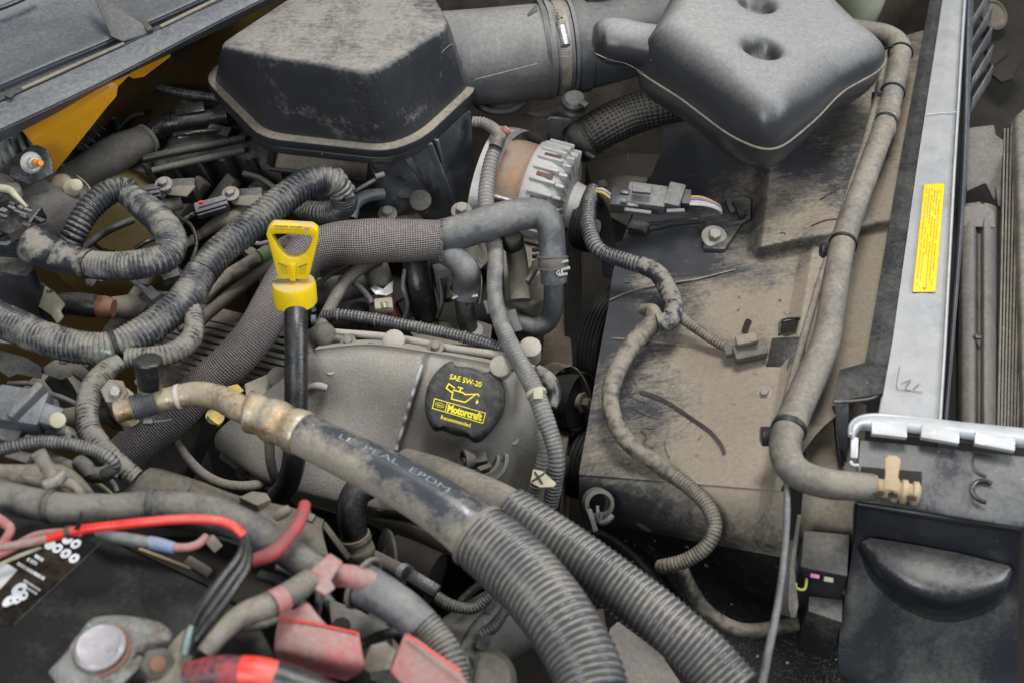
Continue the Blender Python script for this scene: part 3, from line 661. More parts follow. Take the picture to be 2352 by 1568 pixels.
for c_ in range(6):
    u = .16 + c_ * .13; v = .03 + rn.random() * .04
    end = .62 if c_ in (2,) else .93
    while v < end:
        l = rn.uniform(.012, .04)
        if rn.random() < .9: g.join(loft([[lq(u + a, v + b, .0003) for a, b in ((0, 0), (.032, 0), (.032, l), (0, l))], [lq(u + a, v + b, .0006) for a, b in ((0, 0), (.032, 0), (.032, l), (0, l))]]))
        v += l + .008
t.add('print', g, M('label_print', (0.42, 0.30, 0.02), amt=0, up=0, bump=0, rough=.6), sub=lb)
t.add('print_mark', loft([[lq(a, b, .0003) for a, b in ((.42, .955), (.6, .955), (.52, .985))], [lq(a, b, .0007) for a, b in ((.42, .955), (.6, .955), (.52, .985))]]), M('label_red', (.7, .16, .05), amt=0, up=0, bump=0), sub=lb)
for q in ([(2066, 840), (2060, 890), (2090, 895)], [(2070, 880), (2092, 872), (2080, 893), (2120, 900)], [(2098, 893), (2112, 880)]):
    t.add('scratch', tube([(x, y, .1085) for x, y in q], .8, seg=6), INKD)
t.done()
t = Thing('radiator_seal_strip', 'black flexible air seal strip along the silver bar with flared end', 'seal strip')
l = [(2142, -40), (2136, 0), (2064, 392), (1997, 784), (1988, 832), (1930, 848), (1914, 922)]; r_ = [(2172, -40), (2166, 0), (2106, 392), (2052, 784), (2045, 832), (2040, 880), (2030, 902)]
rows = [[(a[0], a[1], .10), (a[0] * .6 + b[0] * .4, a[1] * .6 + b[1] * .4, .103), (b[0], b[1], .104)] for a, b in zip(l, r_)]
t.add('strip', sheet(rows, 20, 90, .003, smooth=False), BLKC)
t.add('hem', tube([(1914, 922, .10), (1960, 920, .10), (2000, 914, .10), (2032, 900, .10)], 4, seg=10), BLK)
t.add('end_leg', plate([(1918, 925, .098), (1950, 925, .098), (1948, 1000, .06), (1944, 1080, .02), (1934, 1080, .02), (1926, 1000, .06)], 4, 1.5), RUB)
t.done()

# --- end tank
t = Thing('radiator_end_tank', 'black plastic radiator end tank with crimped aluminium rim and rounded outlet', 'radiator tank')
TP = [(1972, 1012, .10), (2364, 1050, .10), (2366, 1216, .075), (1964, 1152, .075)]
rows = [[(1976, 1010, .098), (2100, 1022, .098), (2240, 1036, .098), (2372, 1050, .098)],
        [(1972, 1060, .093), (2100, 1070, .094), (2240, 1090, .094), (2372, 1110, .093)],
        [(1968, 1140, .082), (2100, 1156, .084), (2240, 1180, .084), (2360, 1204, .08)],
        [(1965, 1152, .075), (2090, 1174, .076), (2230, 1198, .076), (2352, 1216, .072)],
        [(1963, 1170, .055), (2090, 1192, .055), (2230, 1216, .055), (2346, 1232, .055)],
        [(1958, 1260, .0), (2085, 1290, .0), (2225, 1320, .0), (2340, 1340, .0)],
        [(1932, 1420, -.06), (2080, 1450, -.06), (2220, 1470, -.06), (2338, 1480, -.06)],
        [(1926, 1530, -.10), (2080, 1545, -.095), (2220, 1560, -.095), (2335, 1580, -.10)],
        [(1945, 1566, -.115), (2080, 1620, -.12), (2220, 1640, -.12), (2335, 1660, -.12)]]
TNK = M('tank_plastic', (0.030, 0.032, 0.038), dust=(0.20, 0.19, 0.17), amt=0.08, up=0.6, rough=0.24, scale=8, soft=1.0, lw=2.4, fw=.4, bump=0.08, speck=.1)
tk = t.add('tank', sheet(rows, 50, 90, .006), TNK)
t.add('side_wall', sheet([[(1976, 1012, .098), (1965, 1152, .075), (1958, 1260, .0), (1932, 1420, -.06), (1945, 1566, -.115)], [(1982, 1012, .05), (1982, 1140, .02), (1985, 1250, -.05), (1980, 1400, -.12), (1985, 1560, -.2)]], 40, 8, .004, smooth=False), BLK)
def dl(pts, z, n=40):
    d = cat([(float(x), float(y)) for x, y in pts]); m = len(d) - 1; return [P(*d[int(i * m / (n - 1))], z) for i in range(n)]
bk = [(2318, 1298), (2200, 1268), (2090, 1248), (2000, 1234)]
def dloop(front, z, dy=0): return dl(front, z) + [P(x, y + dy, z) for x, y in bk]
dms = [dloop([(1985, 1240), (2060, 1262), (2130, 1298), (2210, 1322), (2280, 1318), (2316, 1302)], .028),
       dloop([(1978, 1244), (2040, 1272), (2115, 1314), (2210, 1342), (2292, 1330), (2322, 1304)], .0285),
       dloop([(1972, 1250), (2024, 1296), (2105, 1346), (2205, 1370), (2300, 1350), (2327, 1310)], .022),
       dloop([(1968, 1256), (2012, 1318), (2096, 1372), (2190, 1394), (2298, 1366), (2329, 1318)], .008, 4),
       dloop([(1967, 1264), (2006, 1336), (2090, 1394), (2186, 1416), (2292, 1388), (2328, 1330)], -.016, 14),
       dloop([(1970, 1272), (2008, 1348), (2090, 1408), (2186, 1430), (2290, 1402), (2326, 1342)], -.05, 30)]
t.add('outlet_dome', loft(dms[::-1]), M('dome_plastic', (0.022, 0.023, 0.026), dust=(0.19, 0.18, 0.162), amt=-0.06, up=1.1, rough=0.18, scale=9, soft=1.0, lw=1.2, bump=0.04, speck=.06), ang=75)
t.add('front_ledge', bar((1970, 1156, .078), (2345, 1214, .075), 5, 5), RUB)
for (x, y) in ((2262, 1070), (2262, 1128)):
    t.add('embossed_arc', ring(P(x, y, .0945), (0, -.1, 1), .012, .0022, 24, 8, arc=.6), BLKC)
# crimped header rim and tabs
rim = [(1954, 1000, .112, 9), (1957, 975, .113, 10), (1978, 960, .114, 11), (2020, 956, .114, 12), (2100, 964, .114, 13), (2200, 976, .114, 13), (2300, 986, .114, 13), (2380, 994, .114, 13)]
hr = t.add('header_rim', tube([(x, y, z - .004, r * .7) for x, y, z, r in rim], seg=16), WHTM)
rt = [[(1956, 1004, .108), (1964, 1004, .104)], [(1955, 984, .112), (1974, 990, .106)], [(1964, 966, .114), (1984, 984, .108)], [(1990, 956, .115), (2000, 984, .110)], [(2060, 957, .115), (2060, 989, .110)], [(2200, 970, .115), (2200, 1004, .110)], [(2380, 988, .115), (2380, 1026, .110)]]
t.add('header_flange', sheet([[(a[0], a[1], a[2] - .004), a, ((a[0] + b[0]) / 2, (a[1] + b[1]) / 2, a[2] + .001), b, (b[0], b[1] + 2, b[2] - .006)] for a, b in rt], 20, 60, .003), WHTM)
for a, b in (((2001, 988), (2082, 997)), ((2115, 996), (2202, 1011)), ((2238, 1011), (2330, 1028))):
    t.add('crimp_tab', bar((a[0], a[1] - 5, .113), (b[0], b[1] - 5, .113), 34, 15, 2), WHTM, sub=hr)
for a, b in (((2084, 996), (2113, 1000)), ((2204, 1010), (2236, 1014))):
    t.add('rim_gap', bar((a[0], a[1], .107), (b[0], b[1], .107), 14, 4, 1), DEEP, sub=hr)
t.add('crimp_tab', bar((1963, 1003, .106), (1961, 1052, .098), 17, 9, 3), WHTM, sub=hr)
t.add('crimp_hook', tube([(1953, 1058, .096), (1958, 1068, .094), (1972, 1068, .094)], 5, seg=10), WHTM, sub=hr)
t.done()
t = Thing('quick_connector', 'tan plastic quick connector with upright release tongue in the tank recess', 'connector')
t.add('recess', plate([(1978, 1070, .095), (2118, 1082, .097), (2116, 1158, .083), (1976, 1148, .081)], 3, 1), DEEP)
cp = [(2000, 1116, .097), (2112, 1134, .098)]
t.add('sleeve', tube(cp, 21, seg=20), TANP)
for f in (.06, .52, .72, .92): t.add('collar', band(cp, f, 21, 15, 5, 1.18, 20)[0], TANP)
t.add('tongue', plate([(2032, 1052, .128), (2042, 1044, .13), (2060, 1046, .13), (2070, 1056, .128), (2064, 1090, .12), (2066, 1128, .112), (2030, 1122, .112), (2034, 1084, .12)], 6, 2.5), TANP)
for x in (2006, 2040, 2082): t.add('slot', bar((x, 1130 + (x - 2000) * .15, .106), (x + 22, 1133 + (x - 2000) * .15, .106), 12, 4), DEEP)
t.done()

# --- coolant hose and its companions
HP = [(1905, 44, .12, 16), (1960, 64, .12, 20), (2030, 80, .12, 24), (2064, 104, .12, 25), (2066, 140, .12, 25), (2050, 214, .12, 25), (2032, 290, .115, 25), (2006, 360, .115, 26), (1966, 470, .115, 27), (1934, 570, .115, 29), (1912, 700, .115, 31), (1898, 780, .115, 33), (1862, 868, .112, 36), (1818, 968, .11, 37), (1803, 1030, .11, 37), (1828, 1082, .108, 36), (1900, 1110, .104, 35), (2004, 1118, .10, 32)]
t = Thing('radiator_hose', 'long tan dusted rubber hose running beside the silver bar into the tank', 'hose')
t.add('body', tube(HP, seg=32, step=.004, lump=.03), RUBT)
def frac(y0, pts=HP):  # fraction of the path nearest image height y0
    pa = path(pts, 10, .002); best = min(range(len(pa)), key=lambda i: abs((784 - FPX * (pa[i][0] - CAM).dot(UPV) / (pa[i][0] - CAM).dot(FW)) - y0) + (1000 if i < len(pa) * .1 else 0)); return best / (len(pa) - 1)
for y0, w_, side in ((122, 5, 0), (214, 6, 1), (560, 9, 1), (985, 17, 1)):
    b_, c, tt, R = band(HP, frac(y0), 26, w_, 4, 1.06, 30); ti = t.add('cable_tie', b_, BLKC)
    if side:
        q = c + Vector((-R * 1.15, -.004, -.006)); t.add('tie_head', boxg(q, Vector((.008, 0, 0)), Vector((0, .007, -.004)), Vector((0, .004, .007)), .002), BLKC, sub=ti)
for y0 in (262, 298):
    b_, c, tt, R = band(HP, frac(y0), 26, 26, 3, 1.03, 30); cl = t.add('crimp_ring', b_, TANM)
    q = c + (CAM - c).normalized() * R * 1.08; side = tt.cross(CAM - c).normalized()
    for k in (-1, 1): t.add('crimp_ear', boxg(q + tt * .004 * k, side * .009, tt * .0028, (CAM - c).normalized() * .003, .0015), STEELC, sub=cl)
b_, c, tt, R = band(HP, frac(281), 26, 12, 3, 1.0, 30); t.add('joint_sleeve', b_, BLKC)
t.done()
t = Thing('overflow_tube', 'thin dusty tube strapped alongside the long tan radiator hose', 'tube')
t.add('body', tube([(1940, 52, .125, 8), (1990, 84, .125, 8), (2024, 128, .12, 9), (2028, 160, .118, 9), (2012, 240, .115, 10), (1988, 330, .11, 10), (1955, 430, .108, 9), (1920, 540, .106, 9), (1886, 640, .104, 9), (1862, 720, .102, 9), (1836, 810, .1, 10), (1812, 900, .098, 10), (1800, 960, .09, 10)], seg=12, lump=.05), RUBT)
t.add('loop', tube([(1986, 100, .125), (2022, 112, .128), (2052, 108, .14)], 3, seg=8), BLKC)
t.done()
simple('vent_tube', 'thin grey tube hanging down beside the radiator end tank', 'tube', tube([(1806, 1092, .10, 7), (1808, 1160, .09, 8), (1803, 1260, .07, 8), (1788, 1380, .05, 9), (1768, 1480, .03, 10), (1744, 1600, .0, 11)], seg=12), RUB)
t = Thing('coolant_reservoir', 'milky green translucent plastic reservoir behind the resonator', 'reservoir')
o = P(1966, 14, .05)
t.add('tank', lathe(o, (0, .1, 1), [(.018, -.06), (.030, -.03), (.038, 0), (.043, .03), (.045, .06), (.045, .09)], 36), RESV)
t.add('cap', lathe(o + Vector((0, 0, .09)), (0, .1, 1), [(.048, 0), (.048, .012), (.04, .02)], 30), BLK); t.done()
t = Thing('side_bracket', 'black bent bracket with blue grey bolts between shroud and hose', 'bracket')
t.add('plate', plate([(1772, 775, .05), (1850, 772, .06), (1846, 832, .055), (1806, 862, .045), (1790, 905, .03), (1762, 922, .02), (1742, 908, .02), (1746, 868, .03), (1762, 830, .04)], 8, 3), BLKC)
hexbolt(t, P(1752, 980, .03), (-.3, -.4, 1), .008, BLUEW); hexbolt(t, P(1756, 902, .04), (-.3, -.4, 1), .005, STEEL)
t.add('foot', bar((1742, 985, .02), (1778, 975, .02), 26, 20), BLKD); t.done()
t = Thing('lower_module', 'dusty black electrical module beside the radiator tank with yellow clip', 'module')
t.add('upper_block', prism([(1846, 1216), (1952, 1226), (1946, 1322), (1838, 1300)], .01, -.05, 3), BLK)
t.add('seat', prism([(1838, 1300), (1945, 1322), (1942, 1364), (1838, 1342)], -.02, -.06, 2), BLKC)
t.add('lower_block', prism([(1858, 1366), (1936, 1376), (1934, 1428), (1856, 1402)], -.03, -.10, 3), BLK)
t.add('clip', tube([(1828, 1338, 0), (1830, 1350, 0), (1848, 1352, 0), (1853, 1328, 0)], 3, seg=8), M('lime_clip', (.45, .45, .06), amt=.1, rough=.4), label='lime yellow wire clip')
t.add('fuse', bar((1861, 1320, .006), (1882, 1324, .006), 10, 5), PINK, label='small pink fuse')
t.add('fuse', bar((1892, 1328, .006), (1914, 1332, .006), 12, 5), CREAM)
t.add('blade', plate([(1832, 1180, .05), (1842, 1182, .05), (1824, 1300, .02), (1834, 1390, -.01), (1828, 1416, -.02), (1818, 1420, -.02), (1811, 1392, -.01), (1814, 1300, .02)], 4, 1.5), RUBT)
t.add('backing', plate([(1792, 1240, -.01), (1830, 1240, -.01), (1832, 1420, -.06), (1790, 1410, -.06)], 5, 1), BLK); t.done()
t = Thing('hose_tray', 'tan dusted plastic tray under the curved radiator hose', 'tray')
t.add('floor', sheet([[(1850, 900, .06), (1930, 905, .06), (1990, 930, .06)], [(1850, 1060, .03), (1920, 1060, .03), (1985, 1060, .03)], [(1840, 1180, .0), (1920, 1200, .0), (1990, 1210, .0)], [(1840, 1290, -.06), (1920, 1300, -.06), (1990, 1310, -.06)]], 20, 30), SHRT)
t.add('upright', bar((1918, 930, .07), (1932, 1070, .03), 12, 20), BLKC); t.done()

# --- front: condenser channel, fins and dark grille panel
t = Thing('condenser_channel', 'grey brown ribbed metal channel beside the silver radiator bar', 'channel')
g = [[(2206 + k, y, z) for k, z in ((-8, .03), (0, .058), (12, .066), (30, .068), (38, .058), (46, .056), (54, .068), (68, .066), (78, .056), (86, .03))] for y in (478, 600, 700, 800, 900, 1000)]
g[0] = [(x, y - 14 * math.sin(i / 9 * 3.14), z) for i, (x, y, z) in enumerate(g[0])]
t.add('channel', sheet(g, 60, 20, .004), FINR)
t.add('cap', plate([(2206, 478, .07), (2250, 465, .074), (2268, 474, .074), (2284, 485, .07), (2286, 522, .066), (2208, 520, .066)], 4, 2), FINR)
t.add('rivet', lathe(P(2246, 774, .069), (0, 0, 1), [(.004, 0), (.004, .002), (.002, .003)], 14), BLKC)
t.add('upper_bracket', plate([(2220, 294, .06), (2284, 286, .06), (2288, 310, .055), (2306, 322, .055), (2300, 425, .035), (2284, 460, .03), (2264, 420, .035), (2220, 440, .035)], 10, 3), FINR)
t.add('bracket_flap', bar((2294, 432, .035), (2300, 478, .03), 18, 12), FINR); t.done()
t = Thing('condenser_core', 'dusty condenser core of fine dark fins at the front edge', 'condenser')
for k in range(9):
    x = 2290 + k * 7.5
    t.add('fin', bar((x + 16, 300, .045), (x, 1010, .045), 4.2, 14, .6), FIN)
t.add('end_column', sheet([[(2352, 272, .05), (2332, 280, .05), (2322, 310, .05)], [(2372, 300, .06), (2340, 330, .06), (2325, 340, .05)], [(2372, 1010, .06), (2352, 1010, .06), (2345, 1010, .05)]], 20, 30), FIN); t.done()
t = Thing('front_grille', 'dark plastic front panel with slanted louvres beyond the radiator', 'front panel')
t.add('panel', sheet([[(2190, -80, .0), (2300, -80, .0), (2480, -80, .0)], [(2190, 300, -.03), (2300, 300, -.03), (2460, 300, -.03)], [(2150, 1050, -.08), (2280, 1050, -.08), (2420, 1050, -.08)]], 20, 30), DEEP)
for k in range(5):
    y = -24 + k * 46; t.add('louvre', plate([(2236, y + 66, .055), (2282, y - 10, .055), (2276, y + 26, .04), (2230, y + 100, .04)], 3, 1), RUB)
t.add('side_rail', sheet([[(2216, -40, .075), (2226, -40, .09), (2238, -40, .075)], [(2206, 392, .075), (2214, 392, .09), (2222, 392, .075)], [(2180, 784, .07), (2186, 784, .085), (2192, 784, .07)], [(2164, 1000, .07), (2168, 1000, .08), (2174, 1000, .07)]], 16, 40), GRYB)
t.add('pocket_frame', plate([(2256, 100, .03), (2330, 112, .03), (2335, 122, .028), (2352, 130, .028), (2326, 180, .02), (2300, 188, .02), (2272, 166, .022)], 8, 3), DEEP)
t.add('pocket', plate([(2266, 108, .034), (2318, 116, .034), (2312, 128, .03), (2276, 156, .026)], 3, 1), DEEP)
t.add('cap_ring', lathe(P(2280, 36, .02), (.3, -.5, .7), [(.024, 0), (.024, .004), (.02, .006), (.018, .003)], 30), BROWN); t.done()

# --- wiring over the shroud
t = Thing('shroud_harness', 'corrugated conduit snaking down the dusty shroud with a taped bend', 'wire harness')
W1 = [(1362, 436, .05, 17), (1352, 480, .05, 18), (1354, 530, .048, 19), (1376, 574, .045, 19), (1430, 597, .04, 20), (1480, 612, .04, 20)]
W1b = [(1470, 608, .04, 20), (1510, 628, .04, 21), (1535, 668, .04, 22), (1548, 706, .042, 22), (1538, 735, .046, 22), (1508, 742, .045, 22)]
W2 = [(1478, 712, .034, 14), (1500, 716, .046, 17), (1498, 745, .04, 22), (1472, 768, .035, 22), (1440, 808, .032, 21), (1410, 870, .03, 21), (1402, 920, .03, 20), (1416, 976, .03, 20), (1450, 1022, .03, 20), (1500, 1058, .03, 20), (1550, 1094, .03, 20)]
W3 = [(1545, 1090, .03, 19), (1590, 1124, .03, 18), (1625, 1162, .03, 18), (1642, 1206, .025, 18), (1626, 1250, .015, 18), (1580, 1284, .0, 18), (1534, 1298, -.01, 18), (1518, 1300, -.02, 17)]
t.add('conduit', tube(W1, seg=20, period=9, depth=.16), LOOM)
t.add('taped_bend', tube(W1b, seg=22, wr=.05, wf=170), TAPE)
t.add('taped_run', tube(W2, seg=20, wr=.06, wf=150), TAPT)
t.add('lower_conduit', tube(W3, seg=20, period=8, depth=.10), TAPT)
t.add('lower_branch', tube([(1562, 1300, -.03, 17), (1580, 1340, -.05, 17), (1620, 1400, -.07, 17), (1680, 1440, -.08, 18), (1740, 1448, -.08, 18), (1830, 1430, -.08, 18)], seg=20, wr=.03, wf=170), TAPT)
br = [(1550, 718, .038, 14), (1590, 748, .035, 13), (1630, 776, .035, 12), (1672, 800, .037, 12)]
t.add('branch', tube(br, seg=16, period=8, depth=.1), TAPT)
cn = t.add('branch_connector', bar((1664, 806, .042), (1712, 792, .05), 34, 22, 4), FINR)
t.add('plug_body', bar((1684, 816, .045), (1760, 800, .05), 42, 34, 8), FINR); t.add('plug_top', bar((1690, 786, .06), (1740, 776, .065), 26, 20, 6), SHR)
t.done()
t = Thing('sensor_connector', 'dusty grey two piece wire connector lying on the shroud pad', 'connector')
t.add('plug', bar((1402, 459, .055), (1470, 466, .055), 52, 34, 4), SHR)
t.add('housing', bar((1440, 450, .058), (1530, 462, .058), 62, 34, 4), RUB)
t.add('latch', bar((1452, 434, .078), (1496, 438, .078), 22, 10, 3), RUB)
t.add('latch_loop', bar((1424, 440, .078), (1446, 443, .078), 14, 8, 2), SHR)
t.add('collar', bar((1530, 452, .06), (1568, 460, .06), 66, 36, 4), RUB)
t.add('rail', bar((1434, 484, .062), (1496, 492, .062), 10, 14, 2), RUB); t.add('rail', bar((1530, 488, .06), (1572, 486, .06), 10, 14, 2), RUB)
t.add('rear_seal', bar((1566, 458, .058), (1586, 460, .058), 42, 26, 3), BLK)
for k, (mt, dy) in enumerate(((YWIR, -7), (PURP, -2), (PURP, 3), (WWIR, 9), (WWIR, 4))):
    t.add('wire', tube([(1584, 460 + dy, .06 + .003 * (k % 2)), (1610, 461 + dy, .062), (1634, 468 + dy * .7, .06), (1652, 478 + dy * .5, .05), (1656, 490, .035)], 3.6, seg=8), mt)
for dy, mt in ((0, PURP), (5, YWIR), (-3, WWIR)):
    t.add('wire', tube([(1366, 438 + dy * .5, .056), (1384, 438 + dy, .06), (1404, 452 + dy, .055)], 3, seg=8), mt)
t.done()
t = Thing('shroud_clip', 'round plastic retainer clip with hooked legs on the shroud skirt', 'clip')
t.add('collar', lathe(P(1376, 1156, -.004), (.15, -.65, .6), [(.011, -.015), (.0155, -.012), (.0155, .003), (.0115, .004), (.0115, -.008)], 28, cap=False), FINR)
t.add('hook', bar((1352, 1168, -.004), (1368, 1220, -.02), 13, 10, 3), RUB); t.add('hook', tube([(1382, 1176, -.006, 6), (1378, 1200, -.014, 7), (1394, 1196, -.01, 8), (1408, 1182, -.006, 7)], seg=10), RUB)
t.add('hook', bar((1372, 1160, -.004), (1374, 1200, -.014), 8, 8, 2), RUB); t.done()
# ================================================================== engine
FRONT = Vector((.94, -.34, 0)).normalized(); LAT = Vector((.34, .94, 0)).normalized(); ZU = Vector((0, 0, 1))
t = Thing('engine_block', 'dark grimy engine block deep under the valve cover', 'engine block')
t.add('block', prism([(420, 820), (640, 700), (1180, 640), (1250, 860), (1200, 1090), (760, 1100), (560, 1040)], -.16, -.44, 6), DEEP)
t.add('timing_cover', prism([(1215, 560), (1300, 560), (1320, 900), (1290, 1120), (1240, 1120), (1235, 850)], -.12, -.42, 5), BROWN)
t.add('intake_valley', prism([(540, 560), (900, 500), (1240, 520), (1250, 720), (980, 800), (640, 720)], -.075, -.2, 6), DEEP)
t.done()
def vz(x, y):
    z = 0.0
    d = x - (975 - (y - 830) * .30)          # step ridge line
    e = max(0, min(1, (10 - d) / 20)); z += .012 * e * e * (3 - 2 * e)
    e = max(0, 1 - abs(d - 40) / 26); z -= .003 * e
    d2 = x - (1185 - (y - 850) * .1); e = max(0, min(1, d2 / 24)); z -= .006 * e
    z += .0022 * noise.noise(Vector((x * .011, y * .011, 1.5)))
    e = math.hypot((x - 1068) / 120, (y - 925) / 105); z += .005 / (1 + e ** 8)
    return z
t = Thing('valve_cover', 'tan dusty cast valve cover sloping under the black oil cap', 'valve cover')
rows = [[(735, 792, .01), (850, 778, .01), (980, 792, .01), (1110, 815, .01), (1228, 846, .01)],
        [(722, 802, .042), (850, 790, .044), (980, 806, .045), (1110, 829, .045), (1236, 860, .04)],
        [(716, 808, .041), (848, 797, .042), (979, 814, .043), (1109, 837, .042), (1237, 866, .037)],
        [(660, 860, .018), (820, 850, .022), (970, 870, .022), (1105, 895, .02), (1252, 915, .012)],
        [(570, 930, -.022), (780, 940, -.018), (940, 960, -.018), (1090, 985, -.02), (1246, 1005, -.03)],
        [(500, 990, -.06), (700, 1030, -.055), (900, 1060, -.058), (1070, 1075, -.06), (1230, 1065, -.065)],
        [(494, 1022, -.085), (640, 1106, -.09), (850, 1156, -.10), (1040, 1172, -.105), (1214, 1126, -.10)],
        [(496, 1026, -.096), (643, 1112, -.102), (852, 1163, -.112), (1040, 1179, -.117), (1212, 1131, -.112)],
        [(512, 1042, -.13), (655, 1132, -.14), (860, 1188, -.15), (1040, 1206, -.155), (1206, 1150, -.15)]]
t.add('cover', sheet(rows, 110, 110, .006, vz), CAST)
VG = [q for r in lin(rows, 80, 80) for q in r]
def vcz(x, y, dz=0.0): q = min(VG, key=lambda a: (a[0] - x) ** 2 + (a[1] - y) ** 2); return P(x, y, q[2] + vz(x, y) + dz)
t.add('worn_ridge_highlight', tube([vcz(970 - (y - 830) * .30, y, .0002) for y in range(836, 1040, 14)], 5, seg=10), CASTL)  # pale strip: ridge highlight put into the colour along the worn edge
for (x, y) in ((760, 850), (1120, 868), (1180, 1010), (700, 960)): t.add('casting_mark', lathe(vcz(x, y, -.001), (0, -.5, .85), [(.006, 0), (.005, .0015), (.003, .001)], 16), CAST)
t.add('edge_flange', tube([(1228, 852, .04, 7), (1252, 890, .022, 8), (1262, 930, .003, 8), (1250, 1010, -.034, 8), (1236, 1070, -.065, 8), (1216, 1132, -.1, 8), (1204, 1160, -.12, 8)], seg=12), CAST)
t.add('edge_flange', tube([(1244, 858, .03, 10), (1268, 880, .02, 12), (1272, 905, .01, 10)], seg=12), CAST)
t.add('rear_flange', tube([(760, 762, .03, 8), (900, 775, .03, 9), (1040, 800, .035, 9), (1160, 818, .035, 9), (1226, 846, .035, 8)], seg=12), CAST)
t.add('boss', tube([(700, 896, .012, 9), (728, 886, .022, 10), (748, 890, .018, 9)], seg=14), CAST)
t.add('notch', cushion([(845, 788, .05), (890, 792, .05), (905, 806, .045), (872, 812, .045), (838, 802, .045)], (870, 800, .047), .004, .002, .01, nt=40, ns=10)[0], BROWN)
for (x, y, z) in ((905, 782, .045), (1150, 842, .05)):
    t.add('lug', lathe(P(x, y, z), (0, -.4, .9), [(.012, -.01), (.012, .003), (.009, .005)], 20), CAST)
t.add('boss', lathe(P(1218, 800, .05), (0, -.3, 1), [(.012, -.02), (.012, .004), (.008, .006)], 20), CAST)
t.add('front_flange', tube([(508, 1044, -.12, 8), (580, 1094, -.13, 8), (655, 1136, -.138, 8), (760, 1166, -.142, 9), (860, 1192, -.147, 9), (950, 1204, -.15, 9), (1040, 1210, -.152, 9), (1130, 1190, -.15, 9), (1206, 1156, -.148, 8)], seg=12), CAST)
for (x, y, z) in ((560, 1084, -.118), (690, 1146, -.128), (1196, 1146, -.13), (800, 786, .036), (1000, 798, .042)): hexbolt(t, P(x, y, z), (0, -.3, 1), .0052, TANM)
# plug well
NP = Vector((.05, -.62, .78)).normalized(); pw = P(1108, 1050, -.052)
wl = t.add('plug_well', lathe(pw, NP, [(.030, -.004), (.029, .004), (.025, .006), (.024, .000), (.020, .001), (.0195, .005), (.016, .006), (.0155, -.004), (.0, -.004)], 40, cap=False), CAST)
t.done()
t = Thing('coil_plug', 'worn grey coil plug stub in the round valve cover well', 'plug')
t.add('body', bar((1070, 1058, -.03), (1118, 1050, -.03), 34, 36, 5), FINR); t.add('flare', lathe(P(1076, 1056, -.022), Vector((-1, -.3, .25)), [(.008, -.006), (.0105, .0), (.0125, .006), (.010, .0065), (.007, .0)], 20, cap=False), FINR)
t.add('latch', bar((1096, 1082, -.03), (1124, 1072, -.036), 14, 22, 3), FINR); t.add('pin', lathe(P(1072, 1058, -.02), Vector((-1, -.3, .25)), [(.004, -.004), (.004, .004)], 10), TANM); t.done()

# ---- oil cap with its print
NC = Vector((.03, -.60, .80)).normalized(); oc = P(1068, 924, .030)
def ocz(zx, zy): return PN(964.3 + zx * .13, 815.4 + zy * .13, oc, NC)        # zoomed photo px -> cap face
def oct_(zx, zy): return ocz(zx, zy) + NC * .0006
t = Thing('oil_filler_cap', 'round black oil filler cap with scalloped edge and yellow oil can print', 'oil cap')
co = [(178, 800), (200, 640), (260, 460), (370, 310), (470, 220), (575, 160), (610, 190), (640, 245), (700, 272), (820, 275), (930, 300), (1020, 345), (1080, 372), (1130, 360), (1190, 337), (1270, 370), (1350, 430), (1400, 540), (1420, 680), (1415, 830), (1370, 980), (1290, 1120), (1190, 1260), (1090, 1370), (1000, 1430), (910, 1410), (860, 1350), (800, 1310), (690, 1300), (580, 1270), (500, 1225), (440, 1210), (370, 1240), (310, 1235), (260, 1180), (210, 1060), (180, 930)]
face = rnd([ocz(*q) for q in co], .004, 3); cc = sum(face, Vector()) / len(face)
def off(l, k, d): return [p + (p - cc).normalized() * k + NC * d for p in l]
body = t.add('cap', loft([off(face, .006, -.028), off(face, .006, -.012), off(face, .005, -.004), off(face, .002, -.0008), off(face, -.0015, 0)]), M('oil_cap_plastic', (0.017, 0.0165, 0.017), dust=(0.16, 0.15, 0.14), amt=0.10, up=0.3, rough=0.5, scale=40, soft=1.2), ang=35)
t.add('stem', lathe(oc - NC * .028, NC, [(.03, -.02), (.034, 0)], 32), BLKD)
def ink(g): return t.add('print', g, YINK, sub=body)
ink(textg('SAE 5W-20', oct_, (520, 412), (560, 150), (24, -92), bold=.015))
ink(textg('Motorcraft', oct_, (478, 985), (608, 166), (27, -128), bold=.05))
ink(textg('Recommended', oct_, (366, 1118), (525, 150), (14, -70), bold=.02))
for q, c_ in (([(262, 762), (1160, 1020), (1112, 1198), (222, 932)], True), ([(488, 830), (442, 998)], False)): ink(stroke(q, 15, oct_, c_))
for q, c_ in (([(468, 575), (512, 500), (612, 570), (575, 660)], True), ([(612, 570), (590, 620), (560, 768), (800, 828), (975, 694)], False), ([(600, 612), (770, 660), (800, 690), (1028, 684), (1048, 722)], False), ([(675, 556), (765, 584)], False), ([(722, 572), (708, 640)], False)): ink(stroke(q, 22, oct_, c_))
ink(stroke([(352 + 82 * math.cos(a) - 8 * math.sin(a), 876 + 20 * math.cos(a) + 40 * math.sin(a)) for a in [i * math.pi / 15 for i in range(30)]], 7, oct_, True))
ink(textg('Ford', oct_, (300, 878), (100, 26), (6, -34), bold=.03))
g = G(); dr = [(1020, 765), (1032, 815), (1030, 845), (1005, 856), (988, 842), (990, 815), (1012, 790)]; ink(g.add([oct_(*q) for q in dr], [tuple(range(len(dr)))]))
t.done()

